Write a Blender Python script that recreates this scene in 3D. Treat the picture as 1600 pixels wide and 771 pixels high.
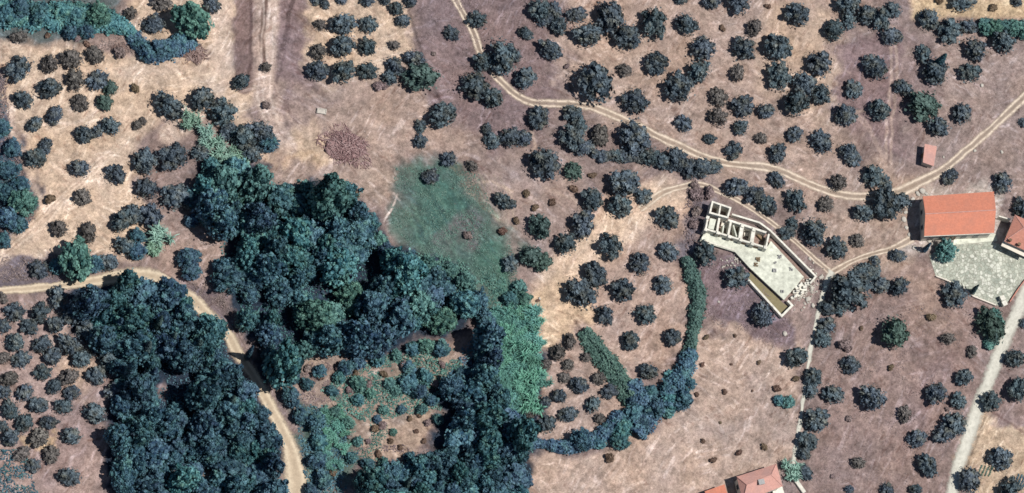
import bpy, bmesh, math
import numpy as np
from mathutils import Vector, Matrix

# ------------------------------------------------------------------ scene, camera, light
sc = bpy.context.scene
for o in list(bpy.data.objects):
    bpy.data.objects.remove(o)
COL = sc.collection
S = 0.15                                   # metres on the ground per pixel of the photograph
DIST = 1500.0
LEAN = (0.21, 0.34)                        # the satellite looks in from the south west
SUN_SH = (-0.43, 0.10)                     # ground shadow of a 1 m pole

zc = Vector((-LEAN[0], -LEAN[1], 1.0)).normalized()
xc = Vector((0, 1, 0)).cross(zc).normalized()
yc = zc.cross(xc).normalized()
CAM = zc * DIST
cam_d = bpy.data.cameras.new("camera")
cam = bpy.data.objects.new("camera", cam_d)
COL.objects.link(cam)
M = Matrix((xc, yc, zc)).transposed().to_4x4()
M.translation = CAM
cam.matrix_world = M
cam_d.sensor_width = 36
cam_d.lens = 36 * DIST / (1600 * S)
cam_d.clip_start = 10
cam_d.clip_end = 6000
sc.camera = cam

sun_dir = Vector((-SUN_SH[0], -SUN_SH[1], 1)).normalized()
elev = math.asin(sun_dir.z)
azim = math.atan2(sun_dir.x, sun_dir.y)
world = bpy.data.worlds.new("World")
sc.world = world
world.use_nodes = True
wn = world.node_tree
bg = wn.nodes['Background']
sky = wn.nodes.new('ShaderNodeTexSky')
sky.sky_type = 'NISHITA'
sky.sun_disc = False
sky.sun_elevation = elev
sky.sun_rotation = azim
sky.air_density = 1.3
sky.dust_density = 0.6
sky.ozone_density = 2.2
wn.links.new(sky.outputs[0], bg.inputs[0])
bg.inputs[1].default_value = 0.05
sd = bpy.data.lights.new("sun", 'SUN')
sd.energy = 4.9
sd.angle = math.radians(0.5)
sd.color = (1.0, 0.95, 0.88)
sun = bpy.data.objects.new("sun", sd)
COL.objects.link(sun)
sun.rotation_euler = sun_dir.to_track_quat('Z', 'Y').to_euler()
sun.location = (60, 0, 150)
sc.view_settings.view_transform = 'Standard'
sc.view_settings.look = 'None'
sc.view_settings.exposure = 0.0
sc.view_settings.gamma = 1.0
sc.render.engine = 'CYCLES'
sc.cycles.filter_width = 1.6
sc.cycles.max_bounces = 4
sc.cycles.diffuse_bounces = 2

# ------------------------------------------------------------------ survey: photo pixel -> place on the ground
_cx, _cy, _cz = CAM
_R = np.array([list(xc), list(yc), list(zc)])
K = 1600 * S / DIST / 1600

def ray(px, py):
    x = (px - 800) * K; y = (385.5 - py) * K
    d = xc * x + yc * y - zc
    return d

def to_px(X, Y, Z=0.0):
    dx = X - _cx; dy = Y - _cy; dz = Z - _cz
    a = dx * _R[0, 0] + dy * _R[0, 1] + dz * _R[0, 2]
    b = dx * _R[1, 0] + dy * _R[1, 1] + dz * _R[1, 2]
    c = -(dx * _R[2, 0] + dy * _R[2, 1] + dz * _R[2, 2])
    return 800 + a / c / K, 385.5 - b / c / K

def G0(px, py, z=0.0):
    d = ray(px, py)
    t = (z - CAM.z) / d.z
    return CAM.x + d.x * t, CAM.y + d.y * t

# ------------------------------------------------------------------ noise in numpy
def _hash(ix, iy, seed):
    h = (ix * 374761393 + iy * 668265263 + seed * 974634777) & 0xFFFFFFFF
    h = ((h ^ (h >> 13)) * 1274126177) & 0xFFFFFFFF
    return ((h ^ (h >> 16)) & 0xFFFF) / 65535.0

def vnoise(x, y, seed=0):
    x = np.asarray(x, dtype=np.float64); y = np.asarray(y, dtype=np.float64)
    ix = np.floor(x).astype(np.int64); iy = np.floor(y).astype(np.int64)
    fx = x - ix; fy = y - iy
    fx = fx * fx * (3 - 2 * fx); fy = fy * fy * (3 - 2 * fy)
    a = _hash(ix, iy, seed); b = _hash(ix + 1, iy, seed)
    c = _hash(ix, iy + 1, seed); d = _hash(ix + 1, iy + 1, seed)
    return (a * (1 - fx) + b * fx) * (1 - fy) + (c * (1 - fx) + d * fx) * fy

def fbm(x, y, oct=4, seed=0):
    s = 0; a = 1; t = 0
    for i in range(oct):
        s = s + a * (vnoise(x * 2 ** i + 17 * i, y * 2 ** i - 9 * i, seed + i) - 0.5)
        t += a; a *= 0.5
    return s / t * 2                        # about -1..1

def sstep(a, b, x):
    t = np.clip((x - a) / (b - a), 0, 1)
    return t * t * (3 - 2 * t)

def poly_sd(x, y, poly):
    """signed distance to polygon, negative inside"""
    n = len(poly)
    d = np.full(np.shape(x), 1e9); inside = np.zeros(np.shape(x), dtype=bool)
    for i in range(n):
        x0, y0 = poly[i]; x1, y1 = poly[(i + 1) % n]
        ex, ey = x1 - x0, y1 - y0
        t = np.clip(((x - x0) * ex + (y - y0) * ey) / (ex * ex + ey * ey + 1e-9), 0, 1)
        d = np.minimum(d, np.hypot(x - x0 - t * ex, y - y0 - t * ey))
        c = ((y0 > y) != (y1 > y)) & (x < (x1 - x0) * (y - y0) / ((y1 - y0) if y1 != y0 else 1e-9) + x0)
        inside ^= c
    return np.where(inside, -d, d)

def line_d(x, y, pts):
    d = np.full(np.shape(x), 1e9); side = np.zeros(np.shape(x))
    for (x0, y0), (x1, y1) in zip(pts[:-1], pts[1:]):
        ex, ey = x1 - x0, y1 - y0
        t = np.clip(((x - x0) * ex + (y - y0) * ey) / (ex * ex + ey * ey), 0, 1)
        dd = np.hypot(x - x0 - t * ex, y - y0 - t * ey)
        s = np.sign(ex * (y - y0) - ey * (x - x0))
        side = np.where(dd < d, s, side)
        d = np.minimum(d, dd)
    return d, side

# ------------------------------------------------------------------ terrain height
FLAT = [(1500, 345, 150), (1190, 412, 120), (1170, 760, 110), (1450, 240, 45), (1560, 420, 80), (1610, 370, 90)]
# banks: polyline in photo pixels, height of the step (the side to the right of the travel direction is higher)
BANKS = [
    ([(262, 430), (300, 452), (335, 480), (365, 512), (384, 545)], 1.3),
    ([(905, 512), (930, 545), (955, 578), (975, 612)], -0.9),
    ([(640, 20), (655, 70), (668, 110), (690, 165)], -0.6),
    ([(1604, 545), (1585, 575), (1575, 590)], 0.4),
    ([(1535, 665), (1520, 705), (1508, 735)], -0.5),
    ([(640, 330), (700, 420)], 0.2),
]
_FL = [(G0(a, b)[0], G0(a, b)[1], r * S) for a, b, r in FLAT]
_BK = [([G0(a, b) for a, b in pts], h) for pts, h in BANKS]

def HZ(X, Y):
    z = 0.45 * fbm(np.asarray(X) / 34.0 + 5, np.asarray(Y) / 34.0 + 3, 3, 11)
    m = 1.0
    for cx, cy, r in _FL:
        m = m * sstep(r * 0.85, r * 1.25, np.hypot(X - cx, Y - cy))
    z = z * m
    for pts, h in _BK:
        d, s = line_d(X, Y, pts)
        z = z + 0.5 * h * sstep(-0.45, 0.45, d * -s) * np.exp(-d / 3.0) * 2 - 0.5 * h * np.exp(-d / 3.0)
    return z

def P(px, py, h=0.0):
    """world point that stands h above the ground and is seen at this place of the photo"""
    z = h
    for _ in range(3):
        X, Y = G0(px, py, z)
        z = float(HZ(X, Y)) + h
    return Vector((X, Y, z))

def PZ(px, py, z):
    X, Y = G0(px, py, z)
    return Vector((X, Y, z))

# ------------------------------------------------------------------ materials
def lin(c):
    return tuple(((v / 255) / 12.92 if v / 255 <= 0.04045 else ((v / 255 + 0.055) / 1.055) ** 2.4) for v in c)

def new_mat(name):
    m = bpy.data.materials.new(name); m.use_nodes = True
    nt = m.node_tree
    return m, nt, nt.nodes['Principled BSDF']

def N(nt, t, **kw):
    n = nt.nodes.new(t)
    for k, v in kw.items():
        if k.startswith('i_'):
            n.inputs[k[2:].replace('_', ' ')].default_value = v
        else:
            setattr(n, k, v)
    return n

def mixc(nt, fac, a, b, mode='MIX'):
    n = nt.nodes.new('ShaderNodeMix'); n.data_type = 'RGBA'; n.blend_type = mode; n.clamp_result = False
    for idx, v in ((0, fac), (6, a), (7, b)):
        if hasattr(v, 'is_output'):
            nt.links.new(v, n.inputs[idx])
        elif idx == 0:
            n.inputs[0].default_value = v
        else:
            n.inputs[idx].default_value = (*v[:3], 1)
    return n.outputs[2]

def ramp(nt, src, stops):
    r = nt.nodes.new('ShaderNodeValToRGB')
    e = r.color_ramp.elements
    while len(e) < len(stops): e.new(0.5)
    for el, (p, c) in zip(e, stops):
        el.position = p; el.color = (*c[:3], 1) if not isinstance(c, (int, float)) else (c, c, c, 1)
    nt.links.new(src, r.inputs[0])
    return r.outputs[0]

def noise(nt, scale, detail=4, rough=0.6, vec=None, dist=0.0):
    n = nt.nodes.new('ShaderNodeTexNoise')
    n.inputs['Scale'].default_value = scale; n.inputs['Detail'].default_value = detail
    n.inputs['Roughness'].default_value = rough; n.inputs['Distortion'].default_value = dist
    if vec is not None: nt.links.new(vec, n.inputs['Vector'])
    return n.outputs[0]

def wpos(nt):
    g = nt.nodes.new('ShaderNodeNewGeometry')
    return g.outputs['Position']

def bump(nt, bs, h, strength, dist):
    b = nt.nodes.new('ShaderNodeBump')
    b.inputs['Strength'].default_value = strength; b.inputs['Distance'].default_value = dist
    nt.links.new(h, b.inputs['Height']); nt.links.new(b.outputs[0], bs.inputs['Normal'])

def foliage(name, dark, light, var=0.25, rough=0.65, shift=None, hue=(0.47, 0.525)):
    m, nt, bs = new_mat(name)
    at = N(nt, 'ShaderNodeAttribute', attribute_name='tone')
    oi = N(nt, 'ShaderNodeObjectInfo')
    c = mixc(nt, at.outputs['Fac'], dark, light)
    if shift:
        c2 = mixc(nt, at.outputs['Fac'], tuple(a * b for a, b in zip(dark, shift)), tuple(a * b for a, b in zip(light, shift)))
        c = mixc(nt, ramp(nt, noise(nt, 0.45, 4, 0.6, wpos(nt)), [(0.46, 0.0), (0.66, 1.0)]), c, c2)
    hsv = N(nt, 'ShaderNodeHueSaturation')
    mr = N(nt, 'ShaderNodeMapRange'); mr.inputs['To Min'].default_value = 1 - var; mr.inputs['To Max'].default_value = 1 + var
    nt.links.new(oi.outputs['Random'], mr.inputs['Value'])
    nt.links.new(mr.outputs[0], hsv.inputs['Value'])
    m2 = N(nt, 'ShaderNodeMath', operation='MULTIPLY'); m2.inputs[1].default_value = 7.31
    m3 = N(nt, 'ShaderNodeMath', operation='FRACT')
    nt.links.new(oi.outputs['Random'], m2.inputs[0]); nt.links.new(m2.outputs[0], m3.inputs[0])
    mh = N(nt, 'ShaderNodeMapRange'); mh.inputs['To Min'].default_value = hue[0]; mh.inputs['To Max'].default_value = hue[1]
    nt.links.new(m3.outputs[0], mh.inputs['Value']); nt.links.new(mh.outputs[0], hsv.inputs['Hue'])
    nt.links.new(c, hsv.inputs['Color'])
    nt.links.new(hsv.outputs[0], bs.inputs['Base Color'])
    bs.inputs['Roughness'].default_value = rough
    bs.inputs['Specular IOR Level'].default_value = 0.25
    return m

def plain(name, col, rough=0.8, nscale=3.0, amt=0.25, bstr=0.3, metal=0.0):
    m, nt, bs = new_mat(name)
    p = wpos(nt)
    n1 = noise(nt, nscale, 5, 0.65, p)
    n2 = noise(nt, nscale * 0.13, 3, 0.5, p)
    f = ramp(nt, n1, [(0.3, 1 - amt), (0.7, 1 + amt * 0.6)])
    f2 = ramp(nt, n2, [(0.35, 1 - amt * 0.6), (0.65, 1.0)])
    c = mixc(nt, 1.0, col, f, 'MULTIPLY'); c = mixc(nt, 1.0, c, f2, 'MULTIPLY')
    nt.links.new(c, bs.inputs['Base Color'])
    bs.inputs['Roughness'].default_value = rough; bs.inputs['Metallic'].default_value = metal
    bs.inputs['Specular IOR Level'].default_value = 0.3
    if bstr: bump(nt, bs, n1, bstr, 0.05)
    return m

MT = {}
MT['olive'] = foliage('olive leaves', (0.030, 0.048, 0.072), (0.130, 0.175, 0.210), 0.25, shift=(1.30, 1.02, .74), hue=(.475, .515))
MT['olive_green'] = foliage('greener leaves', (0.035, 0.062, 0.060), (0.100, 0.160, 0.145), 0.2)
MT['olive_grey'] = foliage('dry grey leaves', (0.062, 0.060, 0.062), (0.185, 0.172, 0.160), 0.2)
MT['dry'] = foliage('dry brown shrub', (0.090, 0.058, 0.040), (0.20, 0.145, 0.105), 0.2)
MT['mauve'] = foliage('dry mauve twigs', (0.115, 0.085, 0.085), (0.29, 0.225, 0.22), 0.15)
MT['wood'] = foliage('woodland leaves', (0.013, 0.052, 0.092), (0.120, 0.250, 0.305), 0.28, shift=(1.2, 1.15, .86), hue=(.46, .515))
MT['wood_dark'] = foliage('dark woodland leaves', (0.013, 0.036, 0.082), (0.102, 0.190, 0.262), 0.25, shift=(1.0, 1.15, .90), hue=(.47, .505))
MT['wood_green'] = foliage('green woodland leaves', (0.024, 0.080, 0.084), (0.145, 0.295, 0.262), 0.22)
MT['reed'] = foliage('pale reed leaves', (0.080, 0.165, 0.130), (0.34, 0.54, 0.44), 0.15)
MT['reed_deep'] = foliage('reed bed leaves', (0.030, 0.115, 0.100), (0.175, 0.41, 0.34), 0.2)
MT['hedge'] = foliage('hedge leaves', (0.032, 0.072, 0.072), (0.110, 0.200, 0.175), 0.1)
MT['grass'] = foliage('grass blades', (0.05, 0.10, 0.085), (0.14, 0.24, 0.19), 0.1)
MT['cypress'] = foliage('cypress leaves', (0.026, 0.050, 0.056), (0.115, 0.190, 0.185), 0.2)
MT['bark'] = plain('bark', (0.13, 0.105, 0.09), 0.9, 8, 0.4)
MT['white'] = plain('raw white concrete', (0.74, 0.72, 0.64), 0.85, 1.4, 0.3)
MT['slab'] = plain('pale cement slab', (0.68, 0.70, 0.60), 0.85, 0.9, 0.36)
MT['cream'] = plain('cream render', (0.68, 0.63, 0.55), 0.85, 2, 0.12)
MT['roomfloor'] = plain('earth floor with plaster dust', (0.30, 0.21, 0.18), 0.95, 1.6, 0.45)
MT['khaki'] = plain('khaki trench floor', (0.22, 0.19, 0.11), 0.9, 2, 0.15)
MT['stone'] = plain('limestone', (0.52, 0.49, 0.44), 0.9, 4, 0.3)
MT['dark'] = plain('dark glass', (0.03, 0.035, 0.045), 0.2, 2, 0.1, 0)
MT['timber'] = plain('brown timber', (0.20, 0.13, 0.085), 0.8, 6, 0.4)
MT['rust'] = plain('rusty mesh and boards', (0.26, 0.19, 0.12), 0.85, 5, 0.45)
MT['greymetal'] = plain('grey metal', (0.33, 0.33, 0.33), 0.5, 5, 0.2)

def roof_mat(name, col, ang):
    m, nt, bs = new_mat(name)
    p = wpos(nt)
    mp = N(nt, 'ShaderNodeMapping'); mp.inputs['Rotation'].default_value = (0, 0, ang)
    nt.links.new(p, mp.inputs['Vector'])
    w = N(nt, 'ShaderNodeTexWave'); w.inputs['Scale'].default_value = 1.3; w.bands_direction = 'X'
    w.inputs['Distortion'].default_value = 0.3; w.inputs['Detail'].default_value = 1
    nt.links.new(mp.outputs[0], w.inputs['Vector'])
    n1 = noise(nt, 2.2, 6, 0.7, p); n2 = noise(nt, 0.35, 4, 0.6, p)
    c = mixc(nt, 1.0, col, ramp(nt, n1, [(0.3, 0.78), (0.7, 1.12)]), 'MULTIPLY')
    c = mixc(nt, ramp(nt, n2, [(0.42, 0.0), (0.68, 0.6)]), c, tuple(v * f for v, f in zip(col, (.72, .85, .95))))
    c = mixc(nt, 1.0, c, ramp(nt, w.outputs[0], [(0.0, 0.74), (1.0, 1.10)]), 'MULTIPLY')
    nt.links.new(c, bs.inputs['Base Color']); bs.inputs['Roughness'].default_value = 0.85
    bs.inputs['Specular IOR Level'].default_value = 0.25
    bump(nt, bs, w.outputs[0], 0.5, 0.06)
    return m
MT['roof'] = roof_mat('terracotta tiles', (0.62, 0.235, 0.155), 0.05)
MT['roof2'] = roof_mat('weathered terracotta tiles', (0.55, 0.25, 0.19), 0.4)
MT['roof3'] = roof_mat('pale pink tiles', (0.60, 0.33, 0.28), 1.3)

# ------------------------------------------------------------------ mesh helpers
def mesh_np(name, V, F, mat, tone=None, smooth=False):
    """V (n,3), F (m,k) of one face size or a list of such arrays"""
    if not isinstance(F, list): F = [F]
    F = [f for f in F if len(f)]
    me = bpy.data.meshes.new(name)
    me.vertices.add(len(V)); me.vertices.foreach_set('co', np.asarray(V, dtype=np.float32).ravel())
    nl = sum(f.size for f in F); npol = sum(len(f) for f in F)
    me.loops.add(nl); me.polygons.add(npol)
    me.loops.foreach_set('vertex_index', np.concatenate([f.ravel() for f in F]).astype(np.int32))
    st = []; cur = 0
    for f in F:
        st.append(cur + np.arange(len(f)) * f.shape[1]); cur += f.size
    me.polygons.foreach_set('loop_start', np.concatenate(st).astype(np.int32))
    if tone is not None:
        a = me.attributes.new('tone', 'FLOAT', 'POINT'); a.data.foreach_set('value', np.asarray(tone, dtype=np.float32))
    me.update(calc_edges=True)
    if smooth: me.polygons.foreach_set('use_smooth', np.ones(npol, dtype=bool))
    me.materials.append(mat)
    return me

class Buf:
    def __init__(s): s.V = []; s.Q = []; s.T = []; s.tone = []; s.n = 0
    def add(s, V, F, tone):
        V = np.asarray(V, float)
        (s.Q if F.shape[1] == 4 else s.T).append(F + s.n)
        s.V.append(V); s.tone.append(np.broadcast_to(tone, (len(V),)).astype(float)); s.n += len(V)
    def mesh(s, name, mat, smooth=False):
        F = []
        if s.Q: F.append(np.concatenate(s.Q))
        if s.T: F.append(np.concatenate(s.T))
        return mesh_np(name, np.concatenate(s.V), F, mat, np.concatenate(s.tone), smooth)

_ico = None
def ico():
    global _ico
    if _ico is None:
        bm = bmesh.new(); bmesh.ops.create_icosphere(bm, subdivisions=2, radius=1)
        V = np.array([v.co[:] for v in bm.verts]); F = np.array([[v.index for v in f.verts] for f in bm.faces])
        bm.free(); _ico = (V, F)
    return _ico

def leaves(buf, rng, C, Nn, size, tone, up=0.25, aspect=0.8):
    """quads of given size centred at C with normals near Nn"""
    n = len(C)
    Nn = Nn + rng.normal(0, 0.45, (n, 3)); Nn[:, 2] += up
    Nn /= np.linalg.norm(Nn, axis=1)[:, None] + 1e-9
    A = rng.normal(0, 1, (n, 3)); A -= (A * Nn).sum(1)[:, None] * Nn; A /= np.linalg.norm(A, axis=1)[:, None] + 1e-9
    B = np.cross(Nn, A)
    sz = (size * rng.uniform(0.6, 1.35, n))[:, None]
    A = A * sz; B = B * sz * aspect
    V = np.stack([C - A - B * .6, C + A * .55 - B, C + A + B * .5, C - A * .45 + B], 1).reshape(-1, 3)
    F = np.arange(4 * n).reshape(n, 4)
    buf.add(V, F, np.repeat(np.clip(tone, 0, 1), 4))

def lobe(buf, rng, c, r, nleaf, size, flat=0.85, tone=0.5, core=0.7, ang=0.0, el=1.0):
    V, F = ico()
    ca, sa = math.cos(ang), math.sin(ang)
    Rm = np.array([[ca, sa, 0], [-sa, ca, 0], [0, 0, 1]])
    st = np.array([el, 1 / max(el, 1) ** .5, flat])
    k = 1 + rng.uniform(-0.22, 0.22, len(V))
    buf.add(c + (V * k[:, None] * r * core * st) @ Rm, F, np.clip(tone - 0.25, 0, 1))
    d = rng.normal(0, 1, (nleaf, 3)); d[:, 2] = np.abs(d[:, 2]) * 0.9 - 0.35
    d /= np.linalg.norm(d, axis=1)[:, None]
    C = c + (d * r * rng.uniform(0.62, 1.22, nleaf)[:, None] * st) @ Rm
    leaves(buf, rng, C, d, size, tone + rng.normal(0, 0.22, nleaf))

def tube(buf, pts, rad, seg=6, tone=0.5):
    pts = [np.array(p, float) for p in pts]
    V = []
    for i, p in enumerate(pts):
        d = pts[min(i + 1, len(pts) - 1)] - pts[max(i - 1, 0)]; d /= np.linalg.norm(d) + 1e-9
        a = np.cross(d, [0.3, 1, 0.2]); a /= np.linalg.norm(a); b = np.cross(d, a)
        for k in range(seg):
            t = 2 * math.pi * k / seg
            V.append(p + (a * math.cos(t) + b * math.sin(t)) * rad[i])
    F = [[i * seg + k, i * seg + (k + 1) % seg, (i + 1) * seg + (k + 1) % seg, (i + 1) * seg + k] for i in range(len(pts) - 1) for k in range(seg)]
    buf.add(np.array(V), np.array(F), tone)

# crowns are made for a crown radius of one metre and scaled
def crown_olive(seed, mat, size=0.10):
    rng = np.random.default_rng(seed); b = Buf()
    sx, sy = rng.uniform(0.85, 1.1), rng.uniform(0.82, 1.02)
    n = int(rng.integers(9, 14)); ph = rng.uniform(0, 6)
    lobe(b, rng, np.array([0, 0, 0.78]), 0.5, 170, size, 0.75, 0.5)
    for i in range(n):                       # finger-like boughs round the rim
        a = 2 * math.pi * (i + rng.uniform(-.35, .35)) / n
        R = rng.uniform(0.46, 0.74) * (1 + .14 * math.sin(2 * a + ph)); r = rng.uniform(0.15, 0.26)
        c = np.array([math.cos(a) * R * sx, math.sin(a) * R * sy, rng.uniform(0.42, 0.82)])
        lobe(b, rng, c, r, int(60 + 260 * r), size, 0.9, rng.uniform(0.3, 0.75), .7, a, rng.uniform(1.2, 1.75))
    for i in range(9):
        a = rng.uniform(0, 6.28); R = rng.uniform(0.12, 0.52)
        lobe(b, rng, np.array([math.cos(a) * R, math.sin(a) * R, rng.uniform(0.9, 1.2)]), rng.uniform(0.13, 0.25), 60, size, 0.9, rng.uniform(0.25, 0.95), .7, a, rng.uniform(1, 1.6))
    m_ = 170; a = rng.uniform(0, 6.28, m_); Rr = rng.normal(.92, .13, m_)
    C = np.stack([np.cos(a) * Rr * sx, np.sin(a) * Rr * sy, rng.uniform(.3, .85, m_)], 1)
    leaves(b, rng, C, C - np.array([0, 0, .5]), size * .8, rng.uniform(.2, 1, m_))
    return b.mesh('olive_crown', mat)

def trunk_olive(seed):
    rng = np.random.default_rng(seed); b = Buf()
    tube(b, [(0, 0, -0.12), (0.02, 0.01, 0.22), (0.0, 0.04, 0.42)], [0.13, 0.10, 0.08])
    for i in range(4):
        a = 1.57 * i + rng.uniform(-.4, .4)
        tube(b, [(0, 0.02, 0.34), (math.cos(a) * .22, math.sin(a) * .22, 0.52), (math.cos(a) * .48, math.sin(a) * .48, 0.72)], [0.06, 0.045, 0.02], 5)
    return b.mesh('olive_trunk', MT['bark'])

def crown_wood(seed, mat, hgt=1.7, size=0.062):
    rng = np.random.default_rng(seed); b = Buf()
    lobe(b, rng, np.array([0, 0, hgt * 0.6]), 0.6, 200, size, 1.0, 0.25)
    n = int(rng.integers(36, 48)); ph = rng.uniform(0, 6)
    for i in range(n):
        a = i * 2.399 + rng.uniform(-.4, .4)
        u = (i + 0.5) / n                       # 0 top .. 1 rim
        R = 0.9 * math.sqrt(u) * rng.uniform(0.8, 1.15) * (1 + .16 * math.sin(3 * a + ph))
        z = hgt * (0.97 - 0.40 * u ** 1.4) + rng.uniform(-0.22, 0.16)
        r = rng.uniform(0.11, 0.24)
        lobe(b, rng, np.array([math.cos(a) * R, math.sin(a) * R, z]), r, int(40 + 260 * r), size, 0.95, rng.uniform(0.1, 0.95), .7, rng.uniform(0, 3), rng.uniform(1, 1.5))
    for i in range(10):
        a = i * 0.63 + rng.uniform(-.3, .3)
        lobe(b, rng, np.array([math.cos(a) * .8, math.sin(a) * .8, hgt * rng.uniform(0.28, 0.42)]), 0.24, 60, size, 1.0, 0.3)
    m_ = 260; a = rng.uniform(0, 6.28, m_); Rr = rng.normal(.98, .12, m_)
    C = np.stack([np.cos(a) * Rr, np.sin(a) * Rr, hgt * rng.uniform(.3, .7, m_)], 1)
    leaves(b, rng, C, C - np.array([0, 0, .5]), size * .9, rng.uniform(.2, 1, m_))
    return b.mesh('wood_crown', mat)

def trunk_wood(seed, hgt=1.7):
    rng = np.random.default_rng(seed); b = Buf()
    tube(b, [(0, 0, -0.15), (0.02, 0, hgt * .3), (0, 0.03, hgt * .65)], [0.10, 0.075, 0.05], 7)
    for i in range(5):
        a = 1.26 * i
        tube(b, [(0, 0, hgt * .3), (math.cos(a) * .3, math.sin(a) * .3, hgt * .5), (math.cos(a) * .6, math.sin(a) * .6, hgt * .7)], [0.05, 0.035, 0.015], 5)
    return b.mesh('wood_trunk', MT['bark'])

def crown_cypress(seed, mat, hgt=6.5):
    rng = np.random.default_rng(seed); b = Buf()
    k = 26
    zs = np.linspace(0.3, hgt * 0.97, k)
    for i, z in enumerate(zs):
        u = z / hgt
        R = (0.95 * (1 - u) ** 0.6) * min(1, 0.45 + u * 4)
        a = i * 2.4
        c = np.array([math.cos(a) * R * .18, math.sin(a) * R * .18, z])
        lobe(b, rng, c, max(R * .88, .12), int(40 + 90 * R), 0.15, 1.25, rng.uniform(0.3, 0.65), 0.85)
    return b.mesh('cypress_crown', mat)

def trunk_cypress():
    b = Buf(); tube(b, [(0, 0, -0.3), (0, 0, 0.5), (0, 0, 2.5)], [0.22, 0.18, 0.1], 6)
    return b.mesh('cypress_trunk', MT['bark'])

def crown_reed(seed, mat, n=150):
    rng = np.random.default_rng(seed); b = Buf()
    heads = [(rng.uniform(0, 6.283), rng.uniform(.1, .75)) for _ in range(9)]     # several stools, each with its own fan
    for i in range(n):
        ha, hr = heads[i % 9]
        base = np.array([math.cos(ha) * hr, math.sin(ha) * hr, 0.25])
        a = rng.uniform(0, 6.283); L = rng.uniform(0.2, 0.6)
        d = np.array([math.cos(a), math.sin(a), 0]); pr = np.array([-d[1], d[0], 0])
        H = rng.uniform(0.35, .95); w = rng.uniform(0.03, 0.06); V = []; m = 5; bend = rng.uniform(-.3, .3)
        for k in range(m):
            u = k / (m - 1)
            p = base + (d + pr * bend * u) * L * u ** 1.4 + np.array([0, 0, H * math.sin(u * 2.1)])
            ww = w * (1 - u * 0.8)
            V += [p - pr * ww, p + pr * ww]
        b.add(np.array(V), np.array([[2 * k, 2 * k + 1, 2 * k + 3, 2 * k + 2] for k in range(m - 1)]), rng.uniform(0.1, 1.0))
    for ha, hr in heads:
        lobe(b, rng, np.array([math.cos(ha) * hr, math.sin(ha) * hr, rng.uniform(.25, .6)]), rng.uniform(.2, .34), 50, .075, .9, rng.uniform(0, .7))
    return b.mesh('reed_crown', mat)

def crown_bush(seed, mat):
    rng = np.random.default_rng(seed); b = Buf()
    for i in range(6):
        a = rng.uniform(0, 6.28); R = rng.uniform(0.2, .6)
        lobe(b, rng, np.array([math.cos(a) * R, math.sin(a) * R, rng.uniform(.35, .7)]), rng.uniform(.3, .45), 70, .15, .9, rng.uniform(.3, .7))
    lobe(b, rng, np.array([0, 0, .6]), .55, 100, .15, .9, .5)
    return b.mesh('bush_crown', mat)

NV = 14
OL = {k: [crown_olive(100 + i + 50 * j, MT[k]) for i in range(NV)] for j, k in enumerate(('olive', 'olive_green', 'olive_grey'))}
OT = [trunk_olive(i) for i in range(4)]
WD = {k: [crown_wood(300 + i + 50 * j, MT[k], 1.7 + .15 * (i % 3), (.055, .075, .095)[i % 3]) for i in range(6)] for j, k in enumerate(('wood', 'wood_dark', 'wood_green'))}
WT = [trunk_wood(i) for i in range(3)]
CY = [crown_cypress(500 + i, MT['cypress']) for i in range(3)]
CW = [crown_cypress(520 + i, MT['wood_dark']) for i in range(3)]
CT = trunk_cypress()
RD = [crown_reed(600 + i, MT['reed'], 210) for i in range(4)]
RB = [crown_reed(620 + i, MT['reed_deep'], 210) for i in range(4)]
BU = {k: [crown_bush(700 + i, MT[k]) for i in range(4)] for k in ('dry', 'mauve', 'olive_grey', 'hedge')}
twig = Buf(); tube(twig, [(0, 0, -.1), (0, 0.02, .35), (0.03, 0, .6)], [.08, .06, .03], 5)
TW = twig.mesh('bush_stem', MT['bark'])

# ------------------------------------------------------------------ object helpers
def tag(o, label=None, cat=None, group=None, kind=None):
    if label: o['label'] = label
    if cat: o['category'] = cat
    if group: o['group'] = group
    if kind: o['kind'] = kind
    return o

def link(name, me, parent=None, loc=None):
    o = bpy.data.objects.new(name, me); COL.objects.link(o)
    if parent: o.parent = parent
    if loc is not None: o.location = loc
    return o

def empty(name, loc, label, cat, group=None):
    o = bpy.data.objects.new(name, None); COL.objects.link(o); o.location = loc
    o.empty_display_size = 0.5
    return tag(o, label, cat, group)

RNG = np.random.default_rng(7)
PLANTS = []      # (root, px, py, r, words) for the labels

def plant(name, crown, trunk, px, py, rm, hc, zs=1.0, word='', cat='tree', stem='trunk', rot=None):
    """rm crown radius in metres, hc = height of crown centre above the ground seen at px,py"""
    p = P(px, py, hc); p.z -= hc
    root = bpy.data.objects.new(name, None); COL.objects.link(root)
    root.location = p; root.empty_display_size = 0.5
    root.rotation_euler = (0, 0, RNG.uniform(0, 6.28) if rot is None else rot)
    e = RNG.uniform(.88, 1.14); root.scale = (rm * e, rm / e, rm * zs * RNG.uniform(.88, 1.15))
    root['category'] = cat
    if crown: link('crown' if cat != 'reed clump' else 'leaves', crown, root)
    if trunk: link(stem, trunk, root)
    PLANTS.append((root, px, py, rm / S, word))
    return root

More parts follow.
